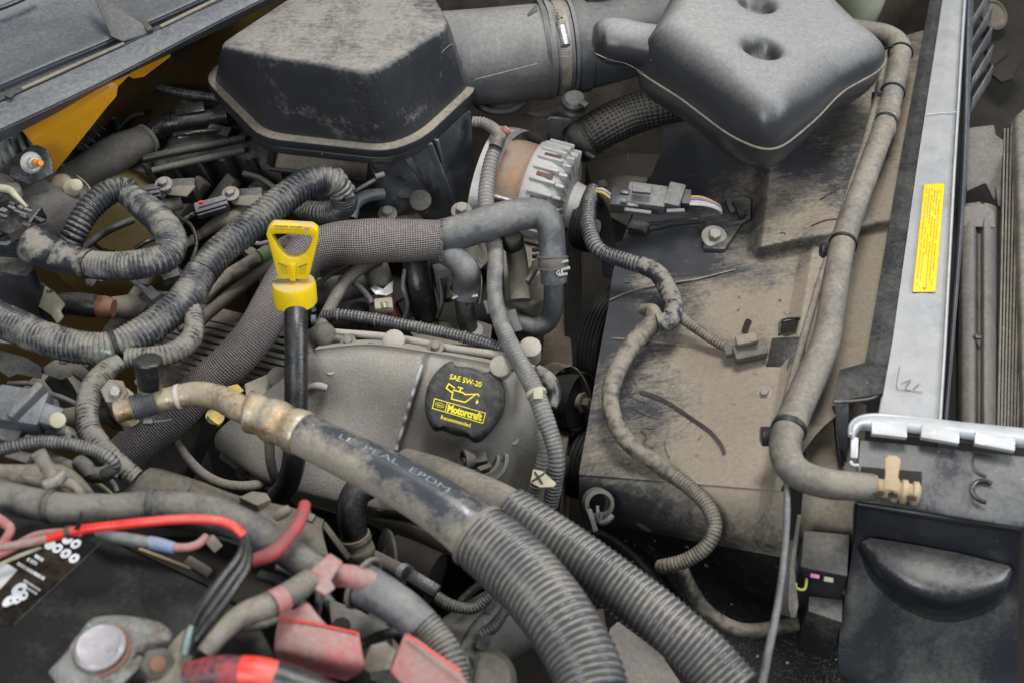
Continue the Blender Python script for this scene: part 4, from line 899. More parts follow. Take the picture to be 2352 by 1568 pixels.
# ---- transmission dipstick
t = Thing('transmission_dipstick', 'yellow loop handled dipstick on a black tube in front of the braided hose', 'dipstick')
DA = Vector((0, .22, .97)).normalized(); d0 = P(674, 648, .115)
def dk(zx, zy, d=0.0): n = Vector((0, -.97, .22)); return PN(595.8 + .12 * zx, 501.8 + .12 * zy, d0 - n * d, n)
oute = [(128, 330), (160, 190), (255, 112), (1000, 150), (1105, 225), (1122, 350), (1115, 450), (1040, 760), (945, 1130), (860, 1170), (440, 1160), (350, 1110), (250, 740), (165, 420)]
inn = [(232, 305), (420, 300), (640, 305), (1015, 335), (1010, 420), (960, 560), (880, 680), (760, 750), (640, 768), (540, 750), (440, 670), (350, 560), (280, 420), (240, 350)]
of, nf = [dk(*q, d=-.006) for q in oute], [dk(*q, d=-.006) for q in inn]
def ringplate(o_, i_, dep):
    n = len(o_); dv = Vector((0, .97, -.22)) * dep; V = o_ + i_ + [p + dv for p in o_] + [p + dv for p in i_]; F = []
    for k in range(n):
        j = (k + 1) % n; F += [(k, j, n + j, n + k), (2 * n + k, 3 * n + k, 3 * n + j, 2 * n + j), (k, 2 * n + k, 2 * n + j, j), (n + k, n + j, 3 * n + j, 3 * n + k)]
    return G().add(V, F)
def rsp(pts, n):
    q = pts + [pts[0]]; L = [0]
    for a, b in zip(q, q[1:]): L.append(L[-1] + math.dist(a, b))
    o_ = []
    for i in range(n):
        s = L[-1] * i / n; j = max(k for k in range(len(L) - 1) if L[k] <= s); u = (s - L[j]) / (L[j + 1] - L[j]); o_.append(tuple(a + (b - a) * u for a, b in zip(q[j], q[j + 1])))
    return o_
def polar(pts, n, c_):
    """resample an outline by angle round c_ so inner and outer match"""
    o_ = []; q = pts + [pts[0]]
    for i in range(n):
        a = 2 * math.pi * i / n; dx, dy = math.cos(a), math.sin(a); best = 0
        for A, B in zip(q, q[1:]):
            ex, ey = B[0] - A[0], B[1] - A[1]; den = dx * ey - dy * ex
            if abs(den) < 1e-9: continue
            tt = ((A[0] - c_[0]) * ey - (A[1] - c_[1]) * ex) / den; uu = ((A[0] - c_[0]) * dy - (A[1] - c_[1]) * dx) / den
            if tt > 0 and -1e-6 <= uu <= 1 + 1e-6: best = max(best, tt)
        o_.append((c_[0] + dx * best, c_[1] + dy * best))
    return o_
cc_ = (630, 500)
h_ = t.add('handle', bev(ringplate([dk(*q, d=-.005) for q in polar(oute, 72, cc_)], [dk(*q, d=-.005) for q in polar(inn, 72, cc_)], .011), .0012, 2, 40), YPLA)
for q in ([(360, 850), (525, 920), (530, 1065), (430, 1062)], [(910, 870), (752, 935), (752, 1075), (865, 1075)]):
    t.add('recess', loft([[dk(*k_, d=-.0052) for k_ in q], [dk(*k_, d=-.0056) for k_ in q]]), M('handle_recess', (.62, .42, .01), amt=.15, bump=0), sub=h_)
    t.add('recess_edge', tube([dk(*q[0], d=-.0056), dk(*q[1], d=-.0056)], 1.2, seg=6), INKD, sub=h_)
t.add('rib', bar(dk(640, 870, -.0065), dk(640, 1190, -.0065), 13, 5, 1.5, up=Vector((0, -.97, .22))), YPLA, sub=h_)
dkt = lambda zx, zy: dk(zx, zy, -.0056)
t.add('print', textg('TRANS  FLUID', dkt, (270, 168), (550, 22), (0, -34), bold=.01), INKD, sub=h_)
t.add('print', textg('USE MERCON LV ATF', dkt, (272, 212), (520, 20), (0, -16)), INKD, sub=h_)
t.add('print', loft([[dk(*k_, d=-.0054) for k_ in ((870, 176), (940, 178), (940, 238), (870, 232))], [dk(*k_, d=-.0058) for k_ in ((870, 176), (940, 178), (940, 238), (870, 232))]]), PINK, sub=h_)
t.add('collar', lathe(d0, DA, [(.0215, -.026), (.0235, -.024), (.0238, -.004), (.0225, 0), (.0, .001)], 40, cap=False), YPLA)
dt = [d0 - DA * .02, P(680, 760, .085), P(680, 900, .045), P(678, 1030, .0), P(664, 1100, -.04), P(632, 1150, -.08)]
t.add('tube', tube([(v, 27 * sc(v)) for v in dt], seg=28), BLKC)
t.done()
t = Thing('engine_dipstick', 'short black dipstick tube with yellow ring top under the metal pipe', 'dipstick')
t.add('cap', lathe(P(494, 956, -.03), (.2, -.3, 1), [(.009, -.010), (.0105, -.003), (.0105, .001), (.005, .002)], 24), YPLA)
t.add('grip', plate([(520, 886, .01), (545, 880, .01), (560, 896, .008), (545, 906, .004)], 8, 3), YPLA)
t.add('tube', tube([(490, 962, -.03, 16), (462, 1020, -.07, 17), (440, 1070, -.1, 17), (416, 1110, -.13, 16)], seg=18), BLKD); t.done()

# ---- hoses over the engine
BR = [(1010, 552, .075, 46), (960, 553, .078, 48), (900, 553, .08, 50), (840, 556, .08, 52), (770, 562, .076, 50), (715, 580, .07, 48), (668, 625, .06, 46), (628, 692, .045, 45), (590, 762, .03, 46), (530, 832, .01, 47), (460, 896, -.015, 48), (400, 950, -.03, 50), (330, 1006, -.05, 48), (280, 1050, -.07, 46)]
t = Thing('braided_hose', 'thick hose in a brown grey braided sleeve curving behind the yellow handle', 'hose')
t.add('sleeve', tube(BR, seg=44, step=.003, lump=.05), BRAID)
pa = path(BR, 10, .002)[0]; g = G()
for k in range(46):
    a = 2 * math.pi * k / 46; v = pa[0] + Vector((0, 0, 0)); n1 = Vector((0, .2, 1)).normalized(); n2 = Vector((0, -1, .2)).normalized()
    p1 = v + (n1 * math.cos(a) + n2 * math.sin(a)) * pa[1] * 1.0; g.join(tube([(p1, .0008), (p1 + Vector((random.uniform(.002, .006), random.uniform(-.002, .002), random.uniform(-.002, .002))), .0005)], seg=5, step=.004))
fr = t.add('frayed_end', g, BRAID); fr['kind'] = 'stuff'
t.done()
t = Thing('heater_hose', 'smooth grey rubber hose bending down beside the belt with a spring clamp', 'hose')
HH = [(985, 552, .07, 40), (1060, 532, .078, 40), (1130, 510, .082, 40), (1190, 494, .08, 38), (1238, 492, .076, 35), (1262, 515, .07, 32), (1268, 560, .05, 31), (1270, 610, .03, 31), (1272, 648, .012, 30)]
bdy = t.add('body', tube(HH, seg=36, step=.005), RUB)
t.add('mould_seam', tube([(1010, 530, .10), (1100, 505, .112), (1180, 478, .115), (1230, 468, .108)], .9, seg=6), LGRY, sub=bdy)
b_, c, tt, R = band(HH, .90, 31, 30, 3, 1.05, 32); cl = t.add('spring_clamp', b_, FINR)
for f in (.875, .925): t.add('clamp_wire', band(HH, f, 31, 4, 3, 1.12, 32)[0], FINR, sub=cl)
for (x, y) in ((1296, 606), (1300, 622), (1294, 636)): t.add('clamp_ear', bar((x - 12, y, .04), (x + 10, y - 6, .042), 8, 9, 2), STEEL, sub=cl)
t.add('print', textg('GS', lambda a, b: P(a, b, .052), (1278, 632), (16, -2), (0, -10)), INKW, sub=cl)
t.add('tee_branch', tube([(1010, 572, .06, 30), (1045, 592, .055, 30), (1070, 622, .045, 31), (1070, 655, .025, 31), (1066, 684, .01, 30)], seg=28), RUB)
t.add('tee_clamp', lathe(P(1066, 668, .016), (0, .1, 1), [(.0165, -.004), (.0172, -.003), (.0172, .003), (.0165, .004)], 28, cap=False), STEEL)
for a, b in (((1038, 688, .02), (1054, 680, .02)), ((1082, 682, .02), (1098, 680, .02))): t.add('clamp_ear', bar(a, b, 8, 8, 2), STEEL)
t.done()
t = Thing('coolant_pipe', 'bare steel coolant pipe hooking back below the spring clamp', 'pipe')
t.add('bend', tube([(1271, 640, .01, 23), (1271, 690, -.015, 23), (1262, 732, -.04, 23), (1232, 752, -.05, 23), (1196, 744, -.05, 22), (1160, 720, -.05, 22)], seg=24), RUB); t.add('bracket', bar((1172, 715, -.02), (1190, 765, -.03), 24, 18, 3), BLK); t.done()
t = Thing('tee_pipe', 'black pipe stub standing on the engine under the rubber tee', 'pipe')
t.add('stub', tube([(1064, 675, .012, 22), (1070, 720, -.01, 22), (1078, 762, -.035, 22)], seg=22), BLKD); t.add('foot', lathe(P(1079, 758, -.03), (0, -.1, 1), [(.016, -.006), (.016, 0), (.013, .003)], 24), CAST); t.done()
simple('black_standpipe', 'plain shiny black pipe upright behind the valve cover', 'pipe', tube([(952, 590, .03, 31), (962, 650, .01, 31), (974, 705, -.02, 30), (986, 750, -.045, 24)], seg=26), BLKC)
simple('tan_cover_ledge', 'tan dusty metal ledge behind the valve cover beside the pipe stub', 'ledge', plate([(940, 758, -.03), (1000, 738, -.03), (1100, 735, -.03), (1130, 745, -.03), (1125, 790, -.03), (960, 790, -.03)], 12, 4), TANM)
t = Thing('vacuum_tube', 'plain grey rubber tube arching from the braided hose to the dipstick', 'tube')
t.add('body', tube([(870, 598, .03, 14), (838, 612, .035, 15), (800, 640, .035, 15), (768, 688, .03, 15), (740, 745, .025, 15), (718, 800, .02, 15), (706, 850, .01, 14)], seg=18), RUBT); t.done()
t = Thing('cover_conduit', 'thin corrugated conduit lying along the rear of the valve cover', 'conduit')
CC = [(740, 726, .03, 13), (790, 724, .035, 14), (860, 733, .035, 14), (940, 748, .035, 14), (1020, 764, .035, 14), (1090, 780, .037, 14), (1150, 798, .038, 13)]
t.add('conduit', tube(CC, seg=16, period=8, depth=.10), LOOM)
for f in (.1, .3, .55, .8): t.add('tape_edge', band(CC, f, 14, 2, 1.5, 1.03, 18)[0], LGRY)
t.add('retainer', plate([(1100, 808, .03), (1118, 798, .035), (1156, 804, .035), (1158, 818, .028), (1122, 816, .028)], 4, 1), GRYB); t.done()
t = Thing('fuel_injector', 'fuel injector with dusty red sleeve and cream connector below the braided hose', 'injector')
t.add('body', tube([(862, 600, .02, 26), (874, 640, .01, 26), (880, 672, .0, 24)], seg=20), FINR)
t.add('clip', plate([(850, 662, .02), (862, 655, .022), (880, 664, .022), (895, 650, .022), (903, 645, .022), (902, 672, .018), (888, 680, .014), (862, 678, .014)], 4, 1), STEELC)
t.add('sleeve', tube([(886, 676, -.005, 14), (900, 706, -.02, 15), (914, 738, -.04, 17)], seg=16), REDR)
cn = t.add('connector', bar((860, 704, .012), (902, 700, .012), 30, 24, 4), CREAM); t.add('socket', bar((874, 702, .026), (892, 700, .026), 18, 4, 1), INKD, sub=cn); t.add('key', bar((880, 702, .029), (886, 701, .029), 14, 3, 1), CREAM, sub=cn)
t.add('wire', tube([(856, 698, .012), (838, 672, .015), (815, 652, .02), (780, 640, .02)], 7, seg=10), RUB); t.done()
t = Thing('fuel_rail', 'grimy dark fuel rail running under the braided hose', 'fuel rail')
t.add('rail', tube([(716, 672, -.01, 32), (790, 662, -.01, 30), (870, 645, -.01, 28)], seg=24), FINR); t.add('loop_wire', tube([(725, 660, .02), (760, 630, .03), (800, 612, .03)], 6, seg=8), RUB)
t.add('loop_wire', tube([(722, 640, .03), (716, 690, .02), (722, 715, .01)], 6, seg=8), RUB); t.add('tape_band', tube([(722, 640, .0, 34), (730, 640, .0, 34)], seg=24), RUB)
for (x, y) in ((738, 706), (826, 724)): t.add('stand', tube([(x, y - 20, -.03, 22), (x + 4, y + 30, -.06, 22)], seg=16), BLKD)
t.done()
for x, y, z, r, lab_ in ((890, 492, .0, .0072, 'small dusty hex bolt between the bend of conduit and air box leg'), (1060, 486, .035, .0078, 'bright washer faced hex bolt beside the air box leg')):
    t = Thing('hex_bolt', lab_, 'bolt'); hexbolt(t, P(x, y, z), (0, -.25, 1), r, STEEL, wr=1.7); t.add('spacer', lathe(P(x, y, z), (0, -.25, 1), [(r * 1.7, -.03), (r * 1.5, 0)], 22), TANM); t.done()
t = Thing('mounting_plate', 'flat tan metal plate with a round grommet under the air box', 'plate')
t.add('plate', plate([(880, 500, -.01), (960, 490, -.01), (985, 515, -.01), (1100, 530, -.02), (1160, 560, -.03), (1100, 620, -.03), (900, 560, -.02)], 10, 3), TANM)
t.add('grommet', lathe(P(966, 462, .01), (0, -.5, .8), [(.014, 0), (.014, .003), (.010, .004)], 24), BLKD); t.done()
simple('black_hose_loop', 'dark printed rubber hose curving under the bend of the large conduit', 'hose', tube([(806, 500, .02, 15), (815, 470, .03, 15), (840, 452, .03, 15), (880, 446, .025, 14)], seg=16), RUB)

# ---- alternator
t = Thing('alternator', 'silver cast alternator with rusty laminated core behind the grey hose', 'alternator')
ao = P(1182, 440, -.015); AA = (FRONT + Vector((0, 0, -.05))).normalized(); Ra = .067
t.add('rear_ring', lathe(ao - AA * .028, AA, [(Ra * 1.05, -.012), (Ra * 1.18, -.010), (Ra * 1.18, .012), (Ra * 1.06, .014)], 56), CASTL)
t.add('core', lathe(ao, AA, [(Ra * 1.0, -.022), (Ra * 1.02, .0), (Ra * 1.0, .024)], 56), RUST)
t.add('through_bolt', tube([ao - AA * .02 + Vector((-.01, -Ra * .92, .035)), ao + AA * .03 + Vector((-.01, -Ra * .92, .035))], 6, seg=10), STEELC)
nose = t.add('front_housing', lathe(ao + AA * .024, AA, [(Ra * 1.10, 0), (Ra * 1.13, .004), (Ra * 1.12, .026), (Ra * 1.04, .040), (Ra * .9, .050), (Ra * .5, .056), (Ra * .45, .07)], 56), CASTL)
for k in range(19):
    a = math.radians(-30 + k * 12.5); e1 = Vector((0, 0, 1)); e2 = AA.cross(e1).normalized(); d = e1 * math.cos(a) + e2 * math.sin(a); sd_ = AA.cross(d).normalized()
    t.add('rib', boxg(ao + AA * .052 + d * (Ra * 1.10), AA * .017, d * .006, sd_ * .0022, .0018), CASTL, sub=nose)
    t.add('rib_nose', boxg(ao + AA * .074 + d * (Ra * .86), AA * .006, d * .016, sd_ * .0022, .0016), CASTL, sub=nose)
    if k % 2 == 0:
        a2 = a + math.radians(6.25); d = e1 * math.cos(a2) + e2 * math.sin(a2); sd2 = AA.cross(d).normalized()
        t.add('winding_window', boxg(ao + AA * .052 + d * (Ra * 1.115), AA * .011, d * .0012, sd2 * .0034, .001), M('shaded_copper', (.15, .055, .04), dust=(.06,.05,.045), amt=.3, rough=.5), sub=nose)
t.add('clamp_lug', bar((1228, 476, .02), (1278, 484, .01), 34, 30, 6), CASTL); t.add('nut', bar((1250, 470, .035), (1262, 480, .035), 18, 16, 4), CASTL)
t.done()
# bracket strap above the alternator
t = Thing('alternator_strap', 'curved grey metal strap arching over the alternator', 'strap')
V = [(1150, 372, .03), (1170, 330, .05), (1196, 306, .055), (1225, 302, .055), (1246, 318, .045), (1258, 345, .02)]
g = G(); wv = Vector((-.6, .22, .0)) * .04; pa = path(V, 5, .004); n = len(pa); g.add([q[0] for q in pa] + [q[0] + wv for q in pa] + [q[0] + Vector((0, .002, -.004)) for q in pa] + [q[0] + wv + Vector((0, .002, -.004)) for q in pa],
      [(i, i + 1, n + i + 1, n + i) for i in range(n - 1)] + [(2 * n + i + 1, 2 * n + i, 3 * n + i, 3 * n + i + 1) for i in range(n - 1)] + [(i + 1, i, 2 * n + i, 2 * n + i + 1) for i in range(n - 1)] + [(n + i, n + i + 1, 3 * n + i + 1, 3 * n + i) for i in range(n - 1)])
t.add('strap', g, RUB); t.add('foot', bar((1140, 400, .0), (1135, 470, -.03), 20, 16, 4), RUB); t.done()
# tensioner casting
t = Thing('tensioner', 'dusty cast tensioner arm with tan post behind the coolant pipe', 'tensioner')
t.add('casting', prism([(1150, 548), (1236, 540), (1256, 600), (1250, 690), (1205, 706), (1160, 690)], -.03, -.12, 6), TANM)
t.add('post', tube([(1180, 545, .03, 22), (1188, 600, .015, 24), (1194, 660, -.01, 25), (1196, 690, -.02, 25)], seg=24), TANM); t.add('cap', lathe(P(1178, 552, .04), (0, -.2, 1), [(.013, -.01), (.013, .004), (.01, .008)], 24), BLKD)
t.add('web', bar((1206, 650, .0), (1245, 590, .0), 18, 20, 4), TANM)
for y in (575, 590, 605): t.add('vent', bar((1222, y, .0), (1252, y - 4, .0), 8, 8, 2), DEEP)
t.done()
# ---- belt drive
PAX = Vector((.82, -.46, .22)).normalized()
def pulley(name, lab_, c, R, W, mat, face, ribs=5, bolt=False, cat_='pulley'):
    t = Thing(name, lab_, cat_); pr = [(R * .8, -W / 2), (R, -W / 2)]
    for k in range(ribs): x = -W / 2 + W * (k + .5) / ribs; pr += [(R, x - W / ribs * .3), (R * .965, x), (R, x + W / ribs * .3)]
    pr += [(R, W / 2), (R * .93, W / 2), (R * .9, W / 2 - .003)]
    t.add('rim', lathe(c, PAX, pr, 64), mat, ang=60)
    t.add('face', lathe(c + PAX * (W / 2 - .0035), PAX, [(R * .905, -.002), (R * .88, -.001), (R * .5, -.004), (R * .3, .0), (R * .28, .006)], 48), face)
    if bolt: hexbolt(t, c + PAX * (W / 2 + .001), PAX, R * .2, BROWN)
    t.done()
PF = M('worn_pulley_face', (0.20, 0.185, 0.135), dust=(0.10, 0.09, 0.07), amt=0.35, rough=0.45)
pulley('alternator_pulley', 'grooved pulley inside the top loop of the black belt', P(1352, 520, -.03), .034, .022, BELT, PF)
pulley('fan_pulley', 'large grooved pulley half hidden by the shroud edge', P(1412, 800, -.13), .080, .026, BELT, PF)
pulley('idler_pulley', 'smooth dark idler pulley with rusty bolt beside the valve cover', P(1312, 918, -.10), .037, .028, BELT, RUB, ribs=0, bolt=True)
pulley('crank_pulley', 'pale worn pulley below the idler behind the shroud edge', P(1358, 1062, -.18), .048, .028, BELT, PF)
t = Thing('drive_belt', 'black ribbed serpentine belt looped over the pulleys beside the shroud', 'belt')
BP = [(1404, 640, -.10), (1396, 560, -.06), (1384, 490, -.025), (1366, 452, -.005), (1346, 440, -.0), (1328, 450, -.0), (1318, 480, -.012), (1316, 540, -.035), (1316, 640, -.075), (1316, 760, -.115), (1314, 880, -.15), (1310, 960, -.19)]
pa = path([(P(*q), .01) for q in BP], 5, .003); n = len(pa); hw = FRONT * .0115
def ribbon(off_, w_, th):
    V = []; F = []
    for i, (c, _, s) in enumerate(pa):
        tg = (pa[min(i + 1, n - 1)][0] - pa[max(0, i - 1)][0]).normalized(); nn = tg.cross(FRONT).normalized()
        for a, b in ((-1, 0), (1, 0), (1, -1), (-1, -1)): V.append(c + hw * off_ + hw * (w_ * a) + nn * (th * b))
    for i in range(n - 1):
        for k in range(4): F.append((4 * i + k, 4 * i + (k + 1) % 4, 4 * i + 4 + (k + 1) % 4, 4 * i + 4 + k))
    F += [(3, 2, 1, 0), (4 * n - 4, 4 * n - 3, 4 * n - 2, 4 * n - 1)]; return G().add(V, F)
t.add('back', ribbon(0, 1.0, .0015), BELT)
for k in range(6): t.add('rib', ribbon(-.83 + k * .333, .11, .0035), BELT)
t.done()
t = Thing('lower_belt', 'reddish brown worn belt run below the idler pulley', 'belt')
pa = path([(P(*q), .01) for q in [(1262, 846, -.06), (1290, 838, -.055), (1312, 850, -.06), (1336, 900, -.09), (1344, 980, -.14), (1340, 1040, -.18)]], 5, .003); n = len(pa)
t.add('back', ribbon(0, .9, .002), BROWN); t.done()
for lab_, q in (('dark round engine hose low behind the belt', [(1230, 1180, -.12, 30), (1262, 1120, -.11, 26), (1290, 1060, -.14, 22)]),):
    simple('lower_hose', lab_, 'hose', tube(q, seg=20), BLKD)

t = Thing('front_plate', 'tan grimy metal plates between alternator and fan shroud', 'plate')
t.add('plate', prism([(1345, 372), (1440, 350), (1520, 352), (1500, 402), (1440, 430), (1360, 440)], -.06, -.16, 5), TANM)
t.add('plate', plate([(1350, 420, -.05), (1430, 400, -.05), (1490, 408, -.05), (1460, 470, -.06), (1440, 520, -.08), (1400, 500, -.08)], 8, 3), TANM)
t.add('nut', bev(lathe(P(1384, 428, -.04), (0, -.3, 1), [(.007, 0), (.007, .006)], 6), .0005), BROWN); t.done()
# ================================================================== left: firewall side
t = Thing('cowl_mount', 'black notched mounting plate with flanged bolt and orange tipped stud', 'mounting plate')
t.add('plate', plate([(x, y, z + .035) for x, y, z in [(24, 366, .10), (62, 340, .108), (84, 332, .11), (106, 342, .105), (122, 372, .09), (124, 400, .08), (70, 424, .08), (20, 404, .09)]], 8, 2), BLKC)
sp_ = P(71, 374, .142); sa = Vector((.62, -.62, .45)).normalized()
t.add('washer', lathe(sp_, sa, [(.0125, 0), (.0125, .002), (.010, .0045)], 28), CASTL)
t.add('nut', bev(lathe(sp_ + sa * .004, sa, [(.007, 0), (.007, .008), (.006, .009)], 6), .0004), CASTL)
t.add('stud_tip', lathe(sp_ + sa * .012, sa, [(.0045, 0), (.0045, .011), (.0035, .012), (.0035, .021), (.003, .022)], 16), ORNG, label='orange thread coated stud tip')
t.done()
t = Thing('ribbed_bracket', 'grey ribbed plastic edge under the cowl beside the orange stud', 'bracket')
t.add('base', sheet([[(-40, 345, .12), (30, 310, .13), (70, 292, .135)], [(-40, 400, .10), (30, 360, .11), (75, 330, .115)], [(-40, 440, .08), (20, 400, .085), (60, 370, .09)]], 16, 16), RUB)
for x, y in ((-10, 338), (18, 322), (44, 306), (62, 296)): t.add('rib', tube([(x, y, .135), (x + 6, y + 22, .128), (x + 14, y + 42, .118)], 7, seg=10), RUB)
t.add('handle', prism([(-30, 392), (6, 396), (34, 412), (47, 424), (46, 436), (34, 442), (6, 436), (-30, 432)], .115, .10, 5), LGRY); t.add('handle_slot', bar((12, 404, .117), (32, 416, .117), 8, 3, 1), INKD)
t.done()
t = Thing('insulated_cover', 'soft grey dusty cover with a cream cone fastener beside the yellow bracket', 'cover')
rows = [[(-40, 420, .08), (40, 412, .085), (100, 402, .08), (158, 402, .07), (200, 430, .06), (226, 456, .05)],
        [(-40, 450, .09), (40, 440, .095), (100, 430, .09), (160, 430, .08), (196, 448, .07), (214, 470, .055)],
        [(-40, 500, .08), (40, 490, .09), (100, 480, .088), (150, 475, .08), (180, 486, .07), (196, 500, .05)],
        [(-40, 560, .06), (40, 550, .065), (90, 545, .065), (125, 545, .06), (145, 550, .05), (160, 556, .035)],
        [(-40, 620, .02), (40, 600, .03), (90, 580, .03), (125, 572, .03), (145, 570, .02), (158, 572, .01)]]
t.add('cover', sheet(rows, 60, 50, .006), M('foam_cover', (0.04, 0.04, 0.04), dust=(0.135, 0.128, 0.115), amt=0.45, up=0.8, rough=0.9, scale=12, soft=1.3))
for k in range(5): t.add('fastener', lathe(P(166, 432, .085) + Vector((.0, -.3, .5)) * (.004 * k) + Vector((.002 * k, 0, 0)), Vector((.3, -.6, .7)), [(.0095 - k * .0008, 0), (.0105 - k * .0008, .0014), (.0085 - k * .0008, .003)], 18), CREAM)
t.add('cap', lathe(P(142, 424, .083), Vector((.1, -.5, .8)), [(.013, -.005), (.013, .002), (.009, .005)], 24), M('mossy_cap', (.16, .14, .03), amt=.4, rough=.6))
t.add('seam', tube([(176, 404, .075), (198, 422, .072), (222, 458, .056)], 2, seg=8), CREAM); t.done()
t = Thing('control_connector', 'large black wire connector block with cream locking lever at the firewall', 'connector')
t.add('housing', bar((-60, 474, .125), (78, 524, .118), 96, 44, 6), BLKC)
t.add('cover', plate([(-20, 560, .142), (16, 566, .142), (108, 508, .142), (118, 552, .122), (60, 596, .112), (-20, 590, .118)], 12, 4), M('navy_plastic', (.028, .032, .042), dust=(.15,.145,.13), amt=.15, rough=.32, scale=16))
t.add('lower_shell', prism([(-40, 575), (50, 590), (80, 615), (62, 634), (28, 630), (-40, 612)], .105, .02, 4), BLK)
t.add('lever', tube([(-20, 430, .155, 9), (20, 436, .155, 9), (36, 450, .153, 7), (48, 462, .15, 5), (62, 476, .148, 3)], seg=12), CREAM)
rn = random.Random(3)
for k in range(26):
    x = rn.uniform(-20, 86); y = 468 + x * .32 + rn.uniform(-16, 34); t.add('terminal', bar((x, y, .146), (x + rn.uniform(8, 20), y + 6, .146), rn.uniform(4, 9), rn.uniform(4, 12), 1), BLK if k % 3 else RUB)
t.add('opening', plate([(18, 540, .1465), (70, 510, .1465), (96, 518, .1455), (30, 556, .145)], 2, .5), DEEP)
t.done()
# ---- looped and branching conduits
t = Thing('looped_harness', 'thick corrugated conduit bent into a loop from the firewall connector', 'wire harness')
t.add('upper_loop', tube([(150, 590, .05, 28), (160, 560, .075, 29), (180, 520, .09, 29), (206, 480, .10, 30), (244, 446, .105, 31), (280, 434, .105, 30), (306, 446, .10, 28)], seg=26, period=11, depth=.17), LOOM)
t.add('return_loop', tube([(296, 448, .10, 28), (330, 474, .11, 33), (370, 510, .12, 35), (394, 552, .125, 36), (380, 590, .125, 36), (330, 606, .125, 35), (260, 612, .12, 34), (196, 606, .115, 33)], seg=28, period=9, depth=.10, wr=.025, wf=90), LOOM)
t.add('taped_end', tube([(206, 607, .117, 34), (160, 598, .115, 36), (120, 584, .12, 40), (84, 568, .13, 43), (66, 560, .132, 42)], seg=28, wr=.05, wf=110), TAPE)
LP = [(330, 606, .125, 35), (260, 612, .12, 34), (196, 606, .115, 33), (150, 596, .11, 36)]
t.add('tape_edge', band(LP, .72, 33, 10, 3, 1.04)[0], TAPT)
t.add('tab', plate([(192, 634, .08), (220, 634, .08), (224, 646, .075), (210, 660, .07), (196, 656, .07)], 6, 3), BLK); t.add('stub', bar((224, 640, .07), (242, 642, .07), 22, 16, 5), BLK)
t.done()
t = Thing('main_harness', 'longest fat corrugated conduit sweeping from the left edge to the air box', 'wire harness')
MH = [(-40, 716, .10, 42), (20, 742, .10, 41), (100, 776, .10, 40), (180, 796, .10, 39), (250, 798, .10, 38), (320, 768, .102, 38), (386, 722, .105, 38), (430, 680, .107, 38), (462, 628, .108, 38), (510, 574, .11, 37), (570, 524, .11, 36), (640, 466, .112, 36), (690, 430, .114, 36), (732, 414, .112, 34), (768, 420, .105, 32), (786, 444, .09, 30)]
t.add('conduit', tube(MH[:9], seg=30, period=11, depth=.10, wr=.035, wf=60, lump=.05), LOOM)
t.add('conduit', tube(MH[8:], seg=30, period=12, depth=.15, lump=.05, wr=.01, wf=40), LOOM)
t.add('end_bend', tube([(788, 440, .085, 30), (790, 468, .06, 31), (766, 488, .04, 30), (728, 490, .03, 28), (690, 480, .02, 24)], seg=26, period=10, depth=.14), LOOM)
BRN = [(432, 690, .095, 24), (446, 730, .10, 24), (440, 776, .10, 25), (400, 808, .10, 26), (350, 820, .10, 26), (290, 822, .10, 24)]
t.add('side_loop', tube(BRN, seg=22, period=10, depth=.08, wr=.03, wf=80), TAPE)
DB = [(276, 830, .10, 20), (246, 850, .10, 26), (214, 888, .10, 28), (200, 940, .10, 27), (206, 986, .095, 27), (236, 1032, .09, 28), (272, 1066, .08, 26), (312, 1098, .07, 24)]
t.add('drop_branch', tube(DB, seg=24, period=10, depth=.06, wr=.035, wf=90), TAPE)
b_, c, tt, R = band(MH, .315, 38, 12, 3, 1.03); t.add('tape_wrap', b_, BLKC)
for a, b in (((240, 806, .128), (254, 810, .128)), ((266, 820, .126), (274, 824, .126)), ((232, 804, .128), (236, 806, .128))): t.add('paint_dab', bar(a, b, 8, 3, 1.5), TEAL)
b_, c, tt, R = band(MH[8:], .93, 33, 8, 3, 1.05); t.add('cable_tie', b_, RUB)
t.add('tie_strap', bar((806, 446, .085), (880, 404, .10), 10, 8, 2), BLKD); t.add('tie_head', bar((790, 456, .085), (812, 448, .085), 16, 14, 3), RUB)
t.add('tie_foot', tube([(862, 408, .1), (882, 402, .1)], 8, seg=12), BLK); t.done()
t = Thing('green_band_pipe', 'wrapped grey pipe with a green stripe passing behind the yellow handle', 'pipe')
t.add('pipe', tube([(690, 540, .02, 15), (640, 565, .03, 15), (600, 588, .03, 16), (545, 622, .025, 17), (500, 650, .02, 17), (460, 690, .01, 17)], seg=18, wr=.03), TAPT)
GP = [(600, 588, .03, 16), (620, 577, .03, 16), (640, 565, .03, 15)]; t.add('stripe', tube([(596, 590, .0315, 17), (616, 578, .0315, 17)], seg=18), GRNS); t.done()
t = Thing('tan_rail_pipe', 'plain tan metal pipe slanting under the main conduit', 'pipe')
t.add('pipe', tube([(640, 590, .01, 14), (588, 630, .005, 14), (520, 684, .0, 15), (458, 738, -.005, 15), (420, 780, -.01, 15)], seg=16), TANM); t.done()
